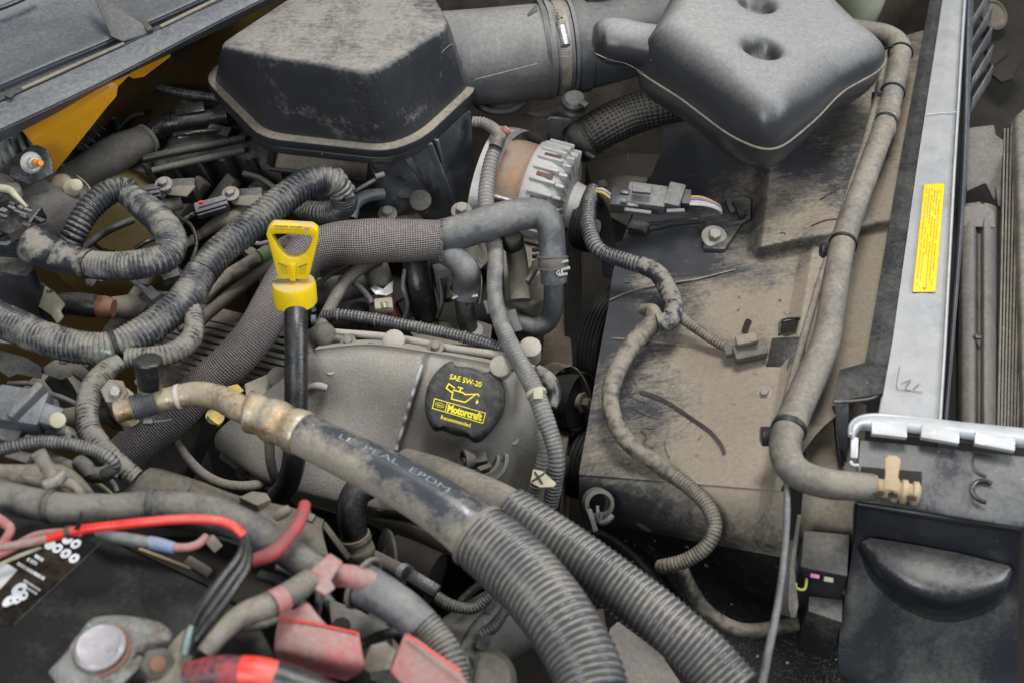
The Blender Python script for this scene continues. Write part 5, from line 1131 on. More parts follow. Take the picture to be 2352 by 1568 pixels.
# ---- coils and parts by the intake
for k, (lab_, bx, by, cx, cy, tx, ty, boot) in enumerate((('ignition coil nearer the firewall with stub tan boot', 376, 424, 330, 446, 372, 440, [(346, 482, .03, 18), (380, 472, .035, 19), (414, 462, .035, 20)]),
                                          ('ignition coil with red latch and long tan boot', 530, 446, 450, 486, 524, 466, [(420, 566, .01, 9), (456, 542, .02, 11), (490, 520, .03, 15), (520, 506, .035, 20), (566, 486, .035, 21)]))):
    t = Thing('ignition_coil', lab_, 'ignition coil', 'ignition coils')
    t.add('boot', tube(boot, seg=22), TANM)
    t.add('body', bar((bx + 6, by + 18, .045), (bx + 76, by + 14, .045), 40, 50, 5), BLK)
    t.add('flange', plate([(bx - 8, by + 8, .06), (bx + 40, by + 2, .06), (bx + 74, by + 2, .06), (bx + 52, by + 28, .055), (bx + 6, by + 24, .055)], 6, 2), TANM)
    cn = t.add('connector', bar((cx, cy, .055), (tx, ty, .06), 30, 28, 3), RUB)
    for d in (-8, 2, 10): t.add('rail', bar((cx + 4, cy + d, .07), (tx - 4, ty + d, .075), 4, 5, 1), GRYB, sub=cn)
    if k: t.add('latch', bar((457, 466, .075), (466, 464, .077), 7, 6, 1), REDW, sub=cn); t.add('lead', tube([(450, 490, .05), (425, 505, .04), (408, 525, .02)], 6, seg=10, wr=.05), TAPE, sub=cn)
    hexbolt(t, P(bx, by, .066), (0, -.3, 1), .0062, STEEL); t.done()
t = Thing('breather_hose', 'shiny black breather hose elbow plugged into a grey sleeve', 'hose')
t.add('sleeve', tube([(150, 430, .03, 40), (200, 395, .04, 42), (262, 356, .05, 44), (318, 330, .06, 38), (338, 318, .06, 34)], seg=26, lump=.05), FINR)
t.add('rim', tube([(334, 322, .062, 36), (340, 318, .062, 36)], seg=26), TANM)
EL = [(322, 326, .062, 24), (346, 308, .065, 24), (374, 290, .068, 23), (410, 282, .07, 22), (450, 276, .07, 20), (520, 266, .07, 20)]
t.add('elbow', tube(EL, seg=24), BLKC)
for f in (.08, .25, .34, .42): t.add('bead', band(EL, f, 23, 6, 3, 1.06)[0], BLKC)
t.add('clip', bar((410, 318, .07), (434, 312, .07), 5, 5, 1), LGRY); t.done()
t = Thing('rear_conduit', 'thin black conduits hooking over behind the air box', 'conduit')
t.add('conduit', tube([(338, 250, .05, 12), (334, 218, .07, 11), (346, 200, .075, 10), (372, 204, .075, 11), (430, 216, .075, 11), (520, 228, .075, 11)], seg=16, period=7, depth=.15), LOOM)
t.add('conduit', tube([(344, 236, .03, 14), (392, 205, .045, 15), (440, 184, .05, 15), (510, 168, .05, 15)], seg=16, period=7, depth=.12), BLKD)
t.add('sleeve', tube([(250, 320, .02, 30), (310, 270, .03, 28), (352, 242, .03, 24)], seg=20, lump=.08), FINR); t.done()
t = Thing('dark_connector', 'black multi pin connector against the lower edge of the yellow bracket', 'connector')
t.add('body', bar((176, 352, .05), (240, 280, .06), 44, 34, 4), BLKC); t.add('latch', bar((196, 366, .06), (222, 346, .06), 14, 14, 2), BLK); t.add('conduit', tube([(244, 278, .06, 14), (262, 276, .06, 15), (276, 292, .05, 14), (280, 316, .03, 13)], seg=14, period=7), LOOM)
t.add('conduit', tube([(150, 380, .05, 12), (156, 410, .04, 12)], seg=14, period=7), LOOM)
for k in range(4): t.add('rib', bar((186 + k * 12, 330 - k * 14, .078), (206 + k * 12, 342 - k * 14, .078), 5, 5, 1), BLK)
t.done()
t = Thing('intake_manifold', 'black ribbed plastic intake manifold beneath the air box', 'manifold')
t.add('shell', sheet([[(300, 262, .02), (400, 230, .03), (520, 215, .03), (640, 300, .03)], [(310, 330, .03), (400, 300, .045), (500, 285, .045), (640, 350, .03)], [(300, 400, .02), (400, 370, .03), (520, 350, .03), (650, 420, .02)], [(280, 470, -.03), (400, 450, -.02), (540, 430, -.02), (680, 470, -.02)]], 40, 40), BLKD)
for k in range(5):
    x = 330 + k * 60; t.add('rib', bar((x, 376 - k * 3, .045), (x + 40, 440 - k * 4, .0), 9, 18, 2), BLKD)
t.add('lip', tube([(330, 365, .05, 9), (400, 350, .055, 10), (480, 335, .055, 10), (560, 318, .05, 9)], seg=12), BLKD)
t.add('lip', tube([(350, 392, .04, 7), (440, 372, .045, 8), (560, 345, .045, 8)], seg=12), FINR)
for k in range(3): t.add('runner', bar((400 + k * 70, 420 - k * 6, .02), (340 + k * 70, 500 - k * 6, -.02), 34, 30, 6), FINR)
t.done()
t = Thing('brake_booster', 'gold zinc brake booster dome seen through the conduit loop', 'brake booster')
bo = P(264, 540, -.04); t.add('shell', lathe(bo, Vector((.35, -.7, .35)), [(.09, -.03), (.088, .0), (.074, .016), (.04, .026), (.015, .028)], 44), M('gold_zinc', (.13, .09, .02), dust=(.08, .06, .03), amt=.35, rough=.45))
t.add('line', tube([(180, 580, .03, 9), (226, 544, .03, 9), (264, 522, .035, 9), (304, 506, .03, 9)], seg=12), BLKD); t.add('line', tube([(216, 560, .02, 5), (236, 574, .02, 5), (262, 580, .02, 5)], seg=10), BLKC)
t.add('line', tube([(310, 572, .03, 6), (336, 556, .035, 6), (366, 544, .03, 6)], seg=10), BLKC); t.done()
simple('diagonal_strut', 'flat grey strut slanting down left of the main conduit', 'strut', tube([(352, 622, .04, 15), (318, 668, .02, 15), (282, 720, .0, 16), (248, 768, -.02, 16)], seg=14), RUBT)
t = Thing('boosted_check_valve', 'black vacuum fitting with rusty brown end and cream clip', 'vacuum fitting'); t.name = 'vacuum_fitting'
t.add('body', tube([(132, 698, .03, 24), (170, 698, .03, 27), (205, 702, .03, 28), (226, 704, .03, 26)], seg=24), BLKC)
t.add('end', tube([(226, 704, .03, 25), (244, 706, .03, 26), (262, 708, .03, 20)], seg=24), RSTB); t.add('neck', tube([(256, 706, .02, 24), (300, 702, .01, 26), (330, 690, .0, 24)], seg=20), TANM)
t.add('clip', plate([(63, 662, .065), (72, 644, .07), (96, 650, .072), (122, 668, .072), (138, 686, .07), (148, 698, .066), (136, 714, .062), (144, 726, .058), (130, 744, .052), (116, 724, .056), (92, 708, .058), (70, 694, .06)], 9, 4), CREAM, label='cream plastic locking clip')
t.add('clip_key', bar((106, 668, .075), (114, 672, .075), 7, 3, 1), INKD); t.done()
t = Thing('firewall_bracket', 'dark dusty plastic bracket tabs under the left end of the main conduit', 'bracket')
t.add('shelf', sheet([[(-40, 630, .05), (20, 636, .05), (70, 648, .05)], [(-40, 700, .04), (20, 704, .04), (66, 706, .03)], [(-40, 780, .03), (30, 790, .03), (100, 800, .02)]], 20, 20), FINR)
t.add('tab', plate([(-30, 796, .06), (60, 820, .06), (96, 842, .055), (94, 868, .05), (40, 858, .05), (20, 866, .05), (-30, 830, .055)], 5, 2), BLK)
t.add('tab', plate([(84, 852, .05), (130, 824, .055), (204, 824, .055), (208, 834, .05), (196, 850, .045), (140, 872, .04)], 6, 2), FINR); t.add('nub', bar((136, 830, .06), (152, 832, .06), 10, 8, 2), RUB); t.done()
# slotted plenum cover
t = Thing('slotted_cover', 'tan slotted plenum cover under the braided hose', 'cover')
t.add('base', plate([(250, 790, -.075), (440, 690, -.06), (640, 740, -.045), (740, 760, -.035), (720, 830, -.05), (640, 900, -.07), (380, 900, -.09)], 12, 3), BROWN)
for k in range(13):
    y0 = 700 + k * 17; t.add('slat', bar((330 + k * 9, y0, -.055), (700 + (k % 3) * 6, y0 + 80, -.045), 11, 8, 1.5), TANM)
t.done()
t = Thing('valley_cover_end', 'small cast bracket with latch marks left of the valve cover', 'bracket')
t.add('block', prism([(560, 880), (630, 850), (652, 880), (640, 910), (590, 930), (566, 915)], -.0, -.06, 4), CAST)
t.add('knob', lathe(P(640, 868, .01), (.1, -.5, .8), [(.008, -.02), (.012, -.005), (.012, .006), (.008, .008)], 18), FINR); t.add('mark', bar((576, 896, .003), (596, 904, .003), 4, 2, .5), INKD); t.done()
t = Thing('cam_sensor', 'round grey sensor plug at the left rear corner of the valve cover', 'sensor')
t.add('body', lathe(P(745, 770, .035), Vector((.5, -.5, .6)), [(.010, -.03), (.014, -.01), (.015, 0), (.011, .006), (.006, .008)], 24), FINR); t.add('ear', bar((735, 780, .03), (720, 800, .02), 20, 16, 4), RUB); t.add('stub', tube([(756, 775, .03, 10), (790, 780, .03, 9)], seg=12), RUB)
t.add('collar', tube([(716, 735, .04, 12), (726, 735, .04, 12)], seg=14), RUB); t.done()

# ================================================================== the refrigerant line across the middle
t = Thing('refrigerant_hose', 'fat mottled rubber hose with crimped metal ferrule crossing the valve cover', 'hose')
pp = [(268, 946, .09, 25), (330, 928, .095, 26), (392, 914, .10, 27), (450, 904, .105, 29), (500, 912, .11, 30), (545, 934, .115, 32), (590, 952, .115, 34)]
t.add('metal_pipe', tube(pp, seg=30, step=.005), BRASS)
b_, c, tt, R = band(pp, .40, 27, 10, 3, 1.0); t.add('paper_band', b_, WWIR)
t.add('ribbed_clamp', tube([(304, 936, .096, 30), (334, 927, .097, 31), (362, 920, .098, 30)], seg=28, period=6.2, depth=.10), RUB)
t.add('clamp_tail', bar((330, 968, .085), (352, 968, .085), 15, 14, 3), RUB); t.add('clamp_tail', tube([(350, 968, .085), (375, 966, .085), (395, 962, .085)], 2, seg=8), RUB)
t.add('ferrule', tube([(566, 944, .116, 40), (578, 946, .116, 48), (592, 952, .116, 47), (604, 958, .116, 43), (618, 962, .116, 50), (640, 972, .116, 52), (656, 980, .116, 46), (672, 986, .116, 52), (690, 994, .116, 54), (696, 997, .116, 51)], seg=40, step=.0025), BRASS)
hh = [(694, 996, .115, 49), (750, 1022, .115, 52), (820, 1056, .115, 55), (900, 1096, .113, 58), (980, 1142, .11, 62), (1050, 1190, .107, 66), (1110, 1240, .10, 70)]
hb = t.add('rubber', tube(hh, seg=44, step=.005), RUBM)
# printed letters along the hose, facing up
pa = path(hh, 50, .001); 
def hosept(f, a):  # f along, a angle from the side facing the camera
    i = max(1, min(len(pa) - 2, int(f * (len(pa) - 1)))); c, r, s = pa[i]; tg = (pa[i + 1][0] - pa[i - 1][0]).normalized(); v = (CAM - c).normalized(); v = (v - tg * v.dot(tg)).normalized(); sd = tg.cross(v)
    return c + (v * math.cos(a) + sd * math.sin(a)) * (r + .0006)
sgn = 1 if hosept(.5, .6).z > hosept(.5, -.6).z else -1
t.add('print', textg('LE  PEAL  EPDM  <', lambda f, a: hosept(f, sgn * a), (.22, .52), (.66, .02), (0, .28), bold=-.018), INKB, sub=hb)
t.done()
t = Thing('pipe_flange', 'stained yellow metal flange with large hex nut and black cap', 'flange')
fn = Vector((.35, -.55, .75)).normalized()
t.add('flange', plate([(236, 888, .09), (262, 882, .093), (290, 890, .09), (315, 912, .085), (318, 950, .075), (322, 968, .07), (304, 982, .065), (282, 980, .065), (262, 962, .07), (246, 930, .08)], 16, 4), BRASS)
hp_ = P(262, 900, .10); t.add('nut', bev(lathe(hp_, fn, [(.0135, 0), (.0135, .007), (.012, .008)], 6), .0006), STEEL); t.add('stud', lathe(hp_, fn, [(.0062, 0), (.0062, .011), (.0045, .013)], 20), STEELC)
t.add('rear_pipe', tube([(100, 958, .05, 24), (150, 956, .05, 24), (215, 950, .055, 24), (262, 946, .06, 24)], seg=22), TANM); t.add('back_plate', plate([(232, 930, .07), (262, 975, .06), (282, 990, .055), (262, 986, .05), (236, 970, .055)], 6, 2), BLKC)
t.add('cap', bev(lathe(P(344, 872, .125), Vector((.08, .25, .95)), [(.0125, -.008), (.0135, .0), (.0145, .022), (.013, .024)], 10), .001), BLKC); t.add('neck', lathe(P(340, 898, .105), Vector((.08, .25, .95)), [(.010, -.01), (.010, .01), (.012, .012)], 20), BRASS); t.done()
t = Thing('suction_hose', 'second dusty rubber hose running behind the mottled one into the rear conduit', 'hose')
t.add('body', tube([(930, 1068, .03, 40), (1000, 1096, .045, 48), (1080, 1132, .055, 52), (1160, 1170, .06, 54), (1230, 1216, .06, 52)], seg=34), RUBT); t.done()
t = Thing('front_split_loom', 'widest ribbed grey conduit curling down from the mottled hose end', 'conduit')
t.add('conduit', tube([(1104, 1234, .10, 80), (1160, 1280, .10, 84), (1225, 1345, .10, 85), (1290, 1430, .10, 84), (1340, 1520, .095, 84), (1366, 1600, .09, 84)], seg=48, period=17, depth=.10, lump=.03), LOOMB)
t.add('mouth', tube([(1096, 1228, .10, 80), (1106, 1236, .10, 81)], seg=44, caps=False), TANM); t.done()
t = Thing('rear_split_loom', 'slimmer ribbed grey conduit diving beside the dark shroud wall', 'conduit')
t.add('conduit', tube([(1172, 1170, .062, 56), (1240, 1216, .062, 58), (1330, 1278, .06, 60), (1430, 1352, .055, 62), (1530, 1430, .05, 64), (1620, 1510, .04, 66), (1690, 1590, .03, 68)], seg=44, period=15, depth=.11, lump=.03), LOOMB); t.done()
# right-hand upright conduit
t = Thing('front_harness', 'pale ribbed conduit dropping past the oil cap to the crank end', 'wire harness')
t.add('upper', tube([(1086, 280, .08, 13), (1112, 283, .08, 13), (1136, 298, .08, 14), (1150, 316, .08, 15)], seg=18, period=8, depth=.10), LGRY)
t.add('elbow', tube([(1138, 340, .075, 17), (1146, 320, .08, 16), (1158, 305, .08, 12)], seg=18, wr=.05), TAPT); t.add('cap', lathe(P(1162, 302, .085), Vector((.6, .5, .5)), [(.006, -.002), (.0068, .002), (.005, .005)], 16), REDR)
t.add('riser', tube([(1144, 328, .07, 16), (1130, 364, .065, 17), (1120, 410, .055, 18), (1116, 460, .045, 19), (1118, 500, .04, 19)], seg=20, period=10, depth=.07), LGRY)
MR = [(1126, 535, .045, 19), (1138, 580, .05, 19), (1136, 640, .055, 18), (1138, 690, .06, 19), (1156, 756, .065, 20), (1190, 824, .065, 21), (1224, 886, .06, 22), (1248, 950, .05, 22), (1268, 1006, .035, 21), (1278, 1056, .02, 20), (1274, 1100, .0, 20), (1264, 1160, -.03, 19)]
t.add('down_run', tube(MR, seg=22, period=9, depth=.08, wr=.02, wf=60), LGRY)
b_, c, tt, R = band(MR, .69, 22, 11, 3, 1.05); ct = t.add('cable_tie', b_, CREAM); t.add('tie_head', boxg(c + (CAM - c).normalized() * R * 1.1 + Vector((.002, 0, 0)), Vector((.005, 0, 0)), Vector((0, .005, .003)), Vector((0, -.003, .004)), .001), CREAM, sub=ct)
t.add('inner_run', tube([(1240, 990, .02, 13), (1248, 1030, .01, 14), (1240, 1080, -.01, 15), (1222, 1140, -.04, 15)], seg=16, period=9, depth=.06), LGRY)
t.add('taped_bulge', tube([(1232, 846, .05, 12), (1258, 872, .045, 20), (1272, 906, .035, 18), (1266, 936, .03, 12)], seg=18, wr=.05), TAPE)
t.done()
t = Thing('square_clip', 'cream square plastic clip with cross shaped slot on the front harness', 'clip')
q0 = [(1224, 1076), (1246, 1080), (1278, 1108), (1272, 1116), (1240, 1118), (1218, 1106)]; t.add('body', plate([(x, y, .035) for x, y in q0], 5, 2), CREAM)
for a, b in (((1228, 1082), (1246, 1110)), ((1250, 1086), (1222, 1104))): t.add('slot', bar((*a, .0365), (*b, .0365), 4, 2, .5), DEEP)
t.done()
# ================================================================== battery corner
ZB = .12
t = Thing('battery', 'black car battery with printed label and corroded lead post', 'battery')
bt = [P(x, y, ZB) for x, y in ((-200, 1330), (226, 1226), (478, 1345), (590, 1420), (700, 1640), (120, 1760), (-260, 1760))]
bc = sum(bt, Vector()) / len(bt)
t.add('case', bev(loft([[Vector((p.x, p.y, -.08)) for p in bt], bt]), .004), BATT)
lbl = [(-60, 1298), (180, 1232), (216, 1240), (226, 1250), (130, 1340), (30, 1434), (-60, 1440)]
lb = t.add('label', loft([[P(x, y, ZB - .002) for x, y in lbl], [P(x, y, ZB + .0006) for x, y in lbl]]), LABB)
t.add('label_edge', tube([(226, 1250, ZB), (130, 1340, ZB), (30, 1434, ZB)], 1.6, seg=6), RUBT, sub=lb)
def bz(x, y): return P(x, y, ZB + .0012)
def ellp(cx, cy, a, b, rot, n=22): return [(cx + a * math.cos(u) * math.cos(rot) - b * math.sin(u) * math.sin(rot), cy + a * math.cos(u) * math.sin(rot) + b * math.sin(u) * math.cos(rot)) for u in [2 * math.pi * i / n for i in range(n)]]
for cx, cy, dot in ((174, 1248, .35), (132, 1258, .35), (151, 1270, .3), (170, 1281, .3), (155, 1238, 0), (115, 1250, 0)):
    o_ = ellp(cx, cy, 13.5, 9.5, -.55); n = len(o_); i_ = ellp(cx, cy, 13.5 * max(dot, .02), 9.5 * max(dot, .02), -.55); g = G().add([bz(*p) for p in o_ + i_], [(k, (k + 1) % n, n + (k + 1) % n, n + k) for k in range(n)]); t.add('print', g, INKW, sub=lb)
# label lettering is too blurred in the place to read: rows of small glyph strokes
rn = random.Random(11)
def glyphs(x0, y0, dx, dy, n, h, w_):
    for k in range(n):
        x, y = x0 + dx * k / n, y0 + dy * k / n; nx, ny = -dy, dx; l = math.hypot(nx, ny); nx, ny = nx / l * h, ny / l * h
        t.add('print', stroke([(x, y), (x + nx * .5 + rn.uniform(-2, 2), y + ny * .5), (x + nx, y + ny)], w_, bz), INKW, sub=lb)
glyphs(44, 1290, 62, 36, 15, 8, 3.2); glyphs(68, 1280, 22, 12, 4, 9, 4); glyphs(84, 1272, 20, 12, 5, 8, 4); glyphs(58, 1330, 38, 24, 12, 5, 2.2); glyphs(50, 1338, 38, 24, 12, 5, 2.2)
t.add('print', G().add([bz(x, y) for x, y in ((-60, 1350), (-20, 1300), (18, 1294), (40, 1308), (2, 1350), (-60, 1380))], [(0, 1, 2, 3, 4, 5)]), INKW, sub=lb)
for cx, cy, a, b in ((44, 1352, 20, 12), (52, 1366, 13, 11), (22, 1378, 18, 10), (38, 1376, 12, 9), (14, 1384, 10, 7)):
    o_ = ellp(cx, cy, a, b, -.6); n = len(o_); i_ = ellp(cx + 3, cy, a * .3, b * .3, -.2); t.add('print', G().add([P(x, y, ZB + .0012 + cx * 2e-6) for x, y in o_ + i_], [(k, (k + 1) % n, n + (k + 1) % n, n + k) for k in range(n)]), INKW, sub=lb)
po = P(234, 1494, ZB + .02)
t.add('post_stain', ring(po + Vector((0,0,.001)), (0, -.08, 1), .0218, .0022, 36, 8), RSTB)
t.add('post', lathe(po, (0, -.08, 1), [(.020, -.02), (.0212, .004), (.0205, .008), (.0175, .0105), (.0150, .009), (.0, .0105)], 36, cap=False), LEADP)
t.done()
t = Thing('battery_clamp', 'corroded grey lead clamp gripping the battery post', 'battery clamp')
cl = [(112, 1546), (160, 1490), (206, 1428), (250, 1415), (312, 1418), (372, 1432), (396, 1456), (388, 1478), (340, 1494), (302, 1514), (270, 1545), (220, 1580), (150, 1590)]
t.add('body', cushion([(x, y, ZB + .014) for x, y in cl], (240, 1500, ZB + .014), .008, .012, .012, nt=90, ns=18)[0], LEAD)
t.add('collar', ring(po + Vector((0, 0, -.004)), (0, -.08, 1), .0235, .005, 40, 10), LEAD)
t.add('side_arm', bar((258, 1580, ZB + .02), (330, 1512, ZB + .02), 26, 22, 5), LEAD)
t.add('nut', bev(lathe(P(360, 1525, ZB + .03), Vector((.4, -.4, .8)), [(.0135, -.008), (.0135, .006), (.012, .008)], 6), .0007), FINR); t.add('bolt_end', lathe(P(360, 1525, ZB + .036), Vector((.4, -.4, .8)), [(.0065, 0), (.0065, .006), (.005, .007)], 18), RSTB)
rn = random.Random(5)
for k in range(5): t.add('corrosion', lathe(P(rn.uniform(200, 380), rn.uniform(1422, 1452), ZB + .021), (0, 0, 1), [(.003, -.002), (.002, .001), (.001, .0015)], 7), TEAL if k % 2 else STEEL)
t.done()
t = Thing('terminal_strap', 'dull tan metal cable strap bolted beside the battery clamp', 'strap')
t.add('strap', sheet([[(318, 1600, .145), (360, 1600, .148), (420, 1600, .145)], [(376, 1500, .15), (410, 1500, .152), (448, 1490, .15)], [(430, 1440, .15), (468, 1455, .152), (490, 1470, .15)], [(510, 1400, .152), (524, 1420, .155), (540, 1450, .152)], [(600, 1372, .155), (606, 1392, .158), (612, 1416, .155)]], 20, 40, .004), TANM)
t.done()
t = Thing('red_lead', 'bright red battery wire arching over the battery label', 'wire')
RW = [(-40, 1262, .16, 10), (40, 1250, .165, 10), (110, 1236, .17, 10), (180, 1216, .18, 11), (260, 1206, .185, 11), (340, 1197, .19, 11), (420, 1191, .19, 11), (490, 1193, .19, 11), (534, 1206, .185, 11), (560, 1230, .18, 10)]
t.add('wire', tube(RW[2:], seg=16), REDW); t.add('faded_end', tube(RW[:3], seg=16), REDD)
b_, c, tt, R = band(RW, .34, 11, 16, 5, 1.15); t.add('tape_knot', b_, BLKD); t.add('tape_tail', plate([(168, 1216, .19), (178, 1198, .20), (184, 1172, .21), (190, 1176, .21), (188, 1200, .2), (182, 1218, .19)], 3, 1), BLK)
t.done()
t = Thing('faded_red_lead', 'faded pinkish wire running under the red battery wire', 'wire')
t.add('wire', tube([(-40, 1290, .14, 10), (20, 1262, .145, 10), (80, 1230, .15, 10), (140, 1222, .155, 10), (185, 1222, .16, 9)], seg=14), REDD); t.add('wire', tube([(-20, 1180, .14, 12), (10, 1200, .145, 12), (24, 1216, .145, 11), (4, 1250, .14, 11), (-20, 1280, .14, 10)], seg=14), REDD)
t.add('lug', plate([(-20, 1300, .135), (40, 1272, .14), (90, 1254, .14), (98, 1258, .14), (20, 1290, .135), (-20, 1316, .13)], 4, 1), CREAM); t.done()
t = Thing('crimped_lead', 'grey crimped wire end with blue sleeve beside the battery label', 'wire')
t.add('heatshrink', tube([(222, 1224, .135, 8), (260, 1232, .14, 14), (310, 1240, .14, 15), (346, 1246, .14, 14)], seg=18), RUB); t.add('blue_sleeve', tube([(342, 1244, .14, 15), (372, 1250, .14, 15), (402, 1258, .14, 13)], seg=18), BLUEW)
t.add('wire', tube([(398, 1256, .14, 10), (430, 1256, .14, 10), (456, 1248, .14, 10), (472, 1232, .135, 9)], seg=14), REDD); t.done()
t = Thing('taped_lead_bundle', 'black taped wire bundle with teal corrosion ending by the clamp', 'wire bundle')
t.add('bundle', tube([(566, 1232, .185, 11), (560, 1280, .18, 17), (530, 1330, .175, 26), (496, 1378, .17, 30), (462, 1424, .17, 26), (440, 1470, .165, 20), (428, 1500, .16, 15)], seg=20, wr=.07, wf=60, flat=.3), BLK)
for k, (dx, dy) in enumerate(((-16, -6), (2, 4), (18, 10))):
    t.add('wire', tube([(566 + dx * .2, 1232, .19, 7), (560 + dx * .7, 1282 + dy, .192, 8), (528 + dx, 1330 + dy, .192, 9), (494 + dx, 1378 + dy, .19, 9), (462 + dx * .8, 1424 + dy, .186, 9), (440 + dx * .5, 1470, .18, 8)], seg=12, lump=.1), BLKC)
t.add('corrosion', tube([(440, 1436, .19, 6), (430, 1470, .185, 8), (424, 1500, .178, 7)], seg=10, wr=.1), TEAL); t.done()
t = Thing('dusty_main_cable', 'thick dusty taped cable across the fuse tray above the battery', 'cable')
t.add('cable', tube([(-60, 1120, .12, 40), (40, 1148, .125, 38), (140, 1164, .13, 36), (250, 1166, .13, 34), (360, 1160, .13, 34), (450, 1168, .13, 36), (540, 1196, .13, 38), (620, 1240, .125, 38), (690, 1286, .12, 36), (748, 1322, .115, 32)], seg=28, wr=.05, wf=70, lump=.06), M('dust_caked_tape', (.04, .042, .047), dust=(.18, .165, .138), amt=.42, lw=2.4, fw=1.0, up=.9, groove=.5, rough=.6, scale=12))
t.done()
t = Thing('red_boot_cable', 'short scuffed red cable curling onto the dusty main cable', 'cable')
t.add('cable', tube([(700, 1158, .15, 14), (692, 1188, .155, 15), (668, 1226, .16, 16), (626, 1268, .165, 18), (578, 1288, .165, 16)], seg=18), M('scuffed_red', (.5, .05, .05), dust=(.10, .08, .085), amt=.42, up=.4, rough=.5, scale=32)); t.add('tip', tube([(634, 1186, .135, 12), (650, 1176, .14, 14), (664, 1168, .14, 10)], seg=16), TANM); t.done()
t = Thing('taped_red_cable', 'grey taped cable with red patches joined to the pink clip', 'cable')
t.add('cable', tube([(470, 1500, .17, 22), (510, 1450, .175, 24), (560, 1410, .18, 27), (610, 1392, .18, 31), (660, 1366, .175, 30), (712, 1332, .17, 28)], seg=22, wr=.03, wf=60), RUBT)
RC = [(600, 1396, .18, 31), (626, 1386, .18, 31), (652, 1370, .175, 30)]; t.add('red_patch', tube([(622, 1388, .181, 32), (652, 1372, .177, 31)], seg=22, caps=False), REDD); t.done()
t = Thing('pink_clip', 'dusty pink plastic clip holding the red cable to the conduit mouth', 'clip')
t.add('body', plate([(722, 1300, .175), (758, 1268, .175), (788, 1288, .172), (760, 1330, .172), (770, 1348, .17), (748, 1366, .17), (722, 1350, .172), (690, 1326, .175)], 10, 3), REDD); t.add('leg', bar((736, 1360, .165), (726, 1416, .13), 16, 14, 3), FINR); t.done()
t = Thing('starter_cable', 'pink red starter cable entering a split grey conduit', 'cable')
t.add('cable', tube([(756, 1322, .15, 26), (800, 1322, .15, 27), (850, 1336, .14, 27), (890, 1360, .13, 26)], seg=22), REDD)
t.add('conduit', tube([(826, 1336, .13, 50), (880, 1368, .13, 48), (930, 1402, .125, 46), (970, 1440, .12, 45)], seg=30, caps=False, wr=.02, wf=50), RUB); t.add('ribbed_conduit', tube([(955, 1424, .12, 46), (990, 1460, .115, 45), (1024, 1510, .11, 44), (1044, 1580, .10, 44)], seg=30, period=11, depth=.1), LOOMB)
t.add('mouth', ring(P(834, 1338, .132), (P(880, 1368, .13) - P(826, 1336, .13)), .0225, .002, 36, 8), TANM); t.done()
t = Thing('red_terminal_cover', 'large dusty red terminal cover flap beside the battery', 'terminal cover')
t.add('flap', sheet([[(640, 1420, .150), (700, 1428, .156), (764, 1440, .158), (824, 1454, .152)], [(634, 1450, .150), (700, 1464, .158), (768, 1478, .160), (830, 1492, .150)], [(630, 1492, .145), (700, 1506, .152), (768, 1520, .152), (834, 1532, .142)], [(634, 1510, .128), (700, 1538, .132), (760, 1552, .130), (796, 1560, .124)]], 24, 24, .004), REDD)
t.add('upper_flap', sheet([[(700, 1384, .166), (706, 1384, .166), (712, 1388, .164)], [(668, 1402, .158), (704, 1408, .162), (732, 1414, .158)], [(640, 1419, .151), (700, 1429, .157), (756, 1440, .153)]], 16, 16, .003), REDD)
t.add('flap_edge', tube([(640, 1419, .152), (700, 1428, .158), (764, 1440, .160), (824, 1454, .154)], 2.5, seg=8), REDW)
t.add('side_leaf', plate([(830, 1532, .13), (852, 1480, .135), (886, 1472, .135), (910, 1492, .13), (896, 1536, .125), (850, 1545, .125)], 5, 2), TANM); t.done()
t = Thing('red_cover_cap', 'bright edged red plastic cap at the bottom beside the ribbed conduit', 'terminal cover')
t.add('cap', plate([(930, 1453, .17), (960, 1466, .17), (1056, 1540, .165), (1090, 1600, .155), (960, 1610, .155), (896, 1540, .16)], 14, 3), REDD); t.add('side', sheet([[(930, 1453, .168), (912, 1500, .164), (896, 1542, .158)], [(926, 1460, .14), (908, 1508, .135), (894, 1552, .128)]], 10, 6, .003, smooth=False), REDD); t.add('edge', bar((934, 1456, .174), (1058, 1540, .169), 6, 6, 2), REDW); t.done()
t = Thing('red_flecked_cable', 'fat black cable with red tape at the bottom edge by the clamp', 'cable')
t.add('taped', tube([(430, 1556, .17, 36), (500, 1545, .175, 40), (560, 1545, .175, 40)], seg=26), REDT); t.add('red_tape', tube([(556, 1545, .175, 41), (596, 1548, .175, 41), (630, 1556, .172, 40)], seg=26), REDW); t.add('black_run', tube([(628, 1556, .172, 40), (700, 1580, .168, 40), (790, 1620, .16, 40)], seg=26), BLKC); t.done()
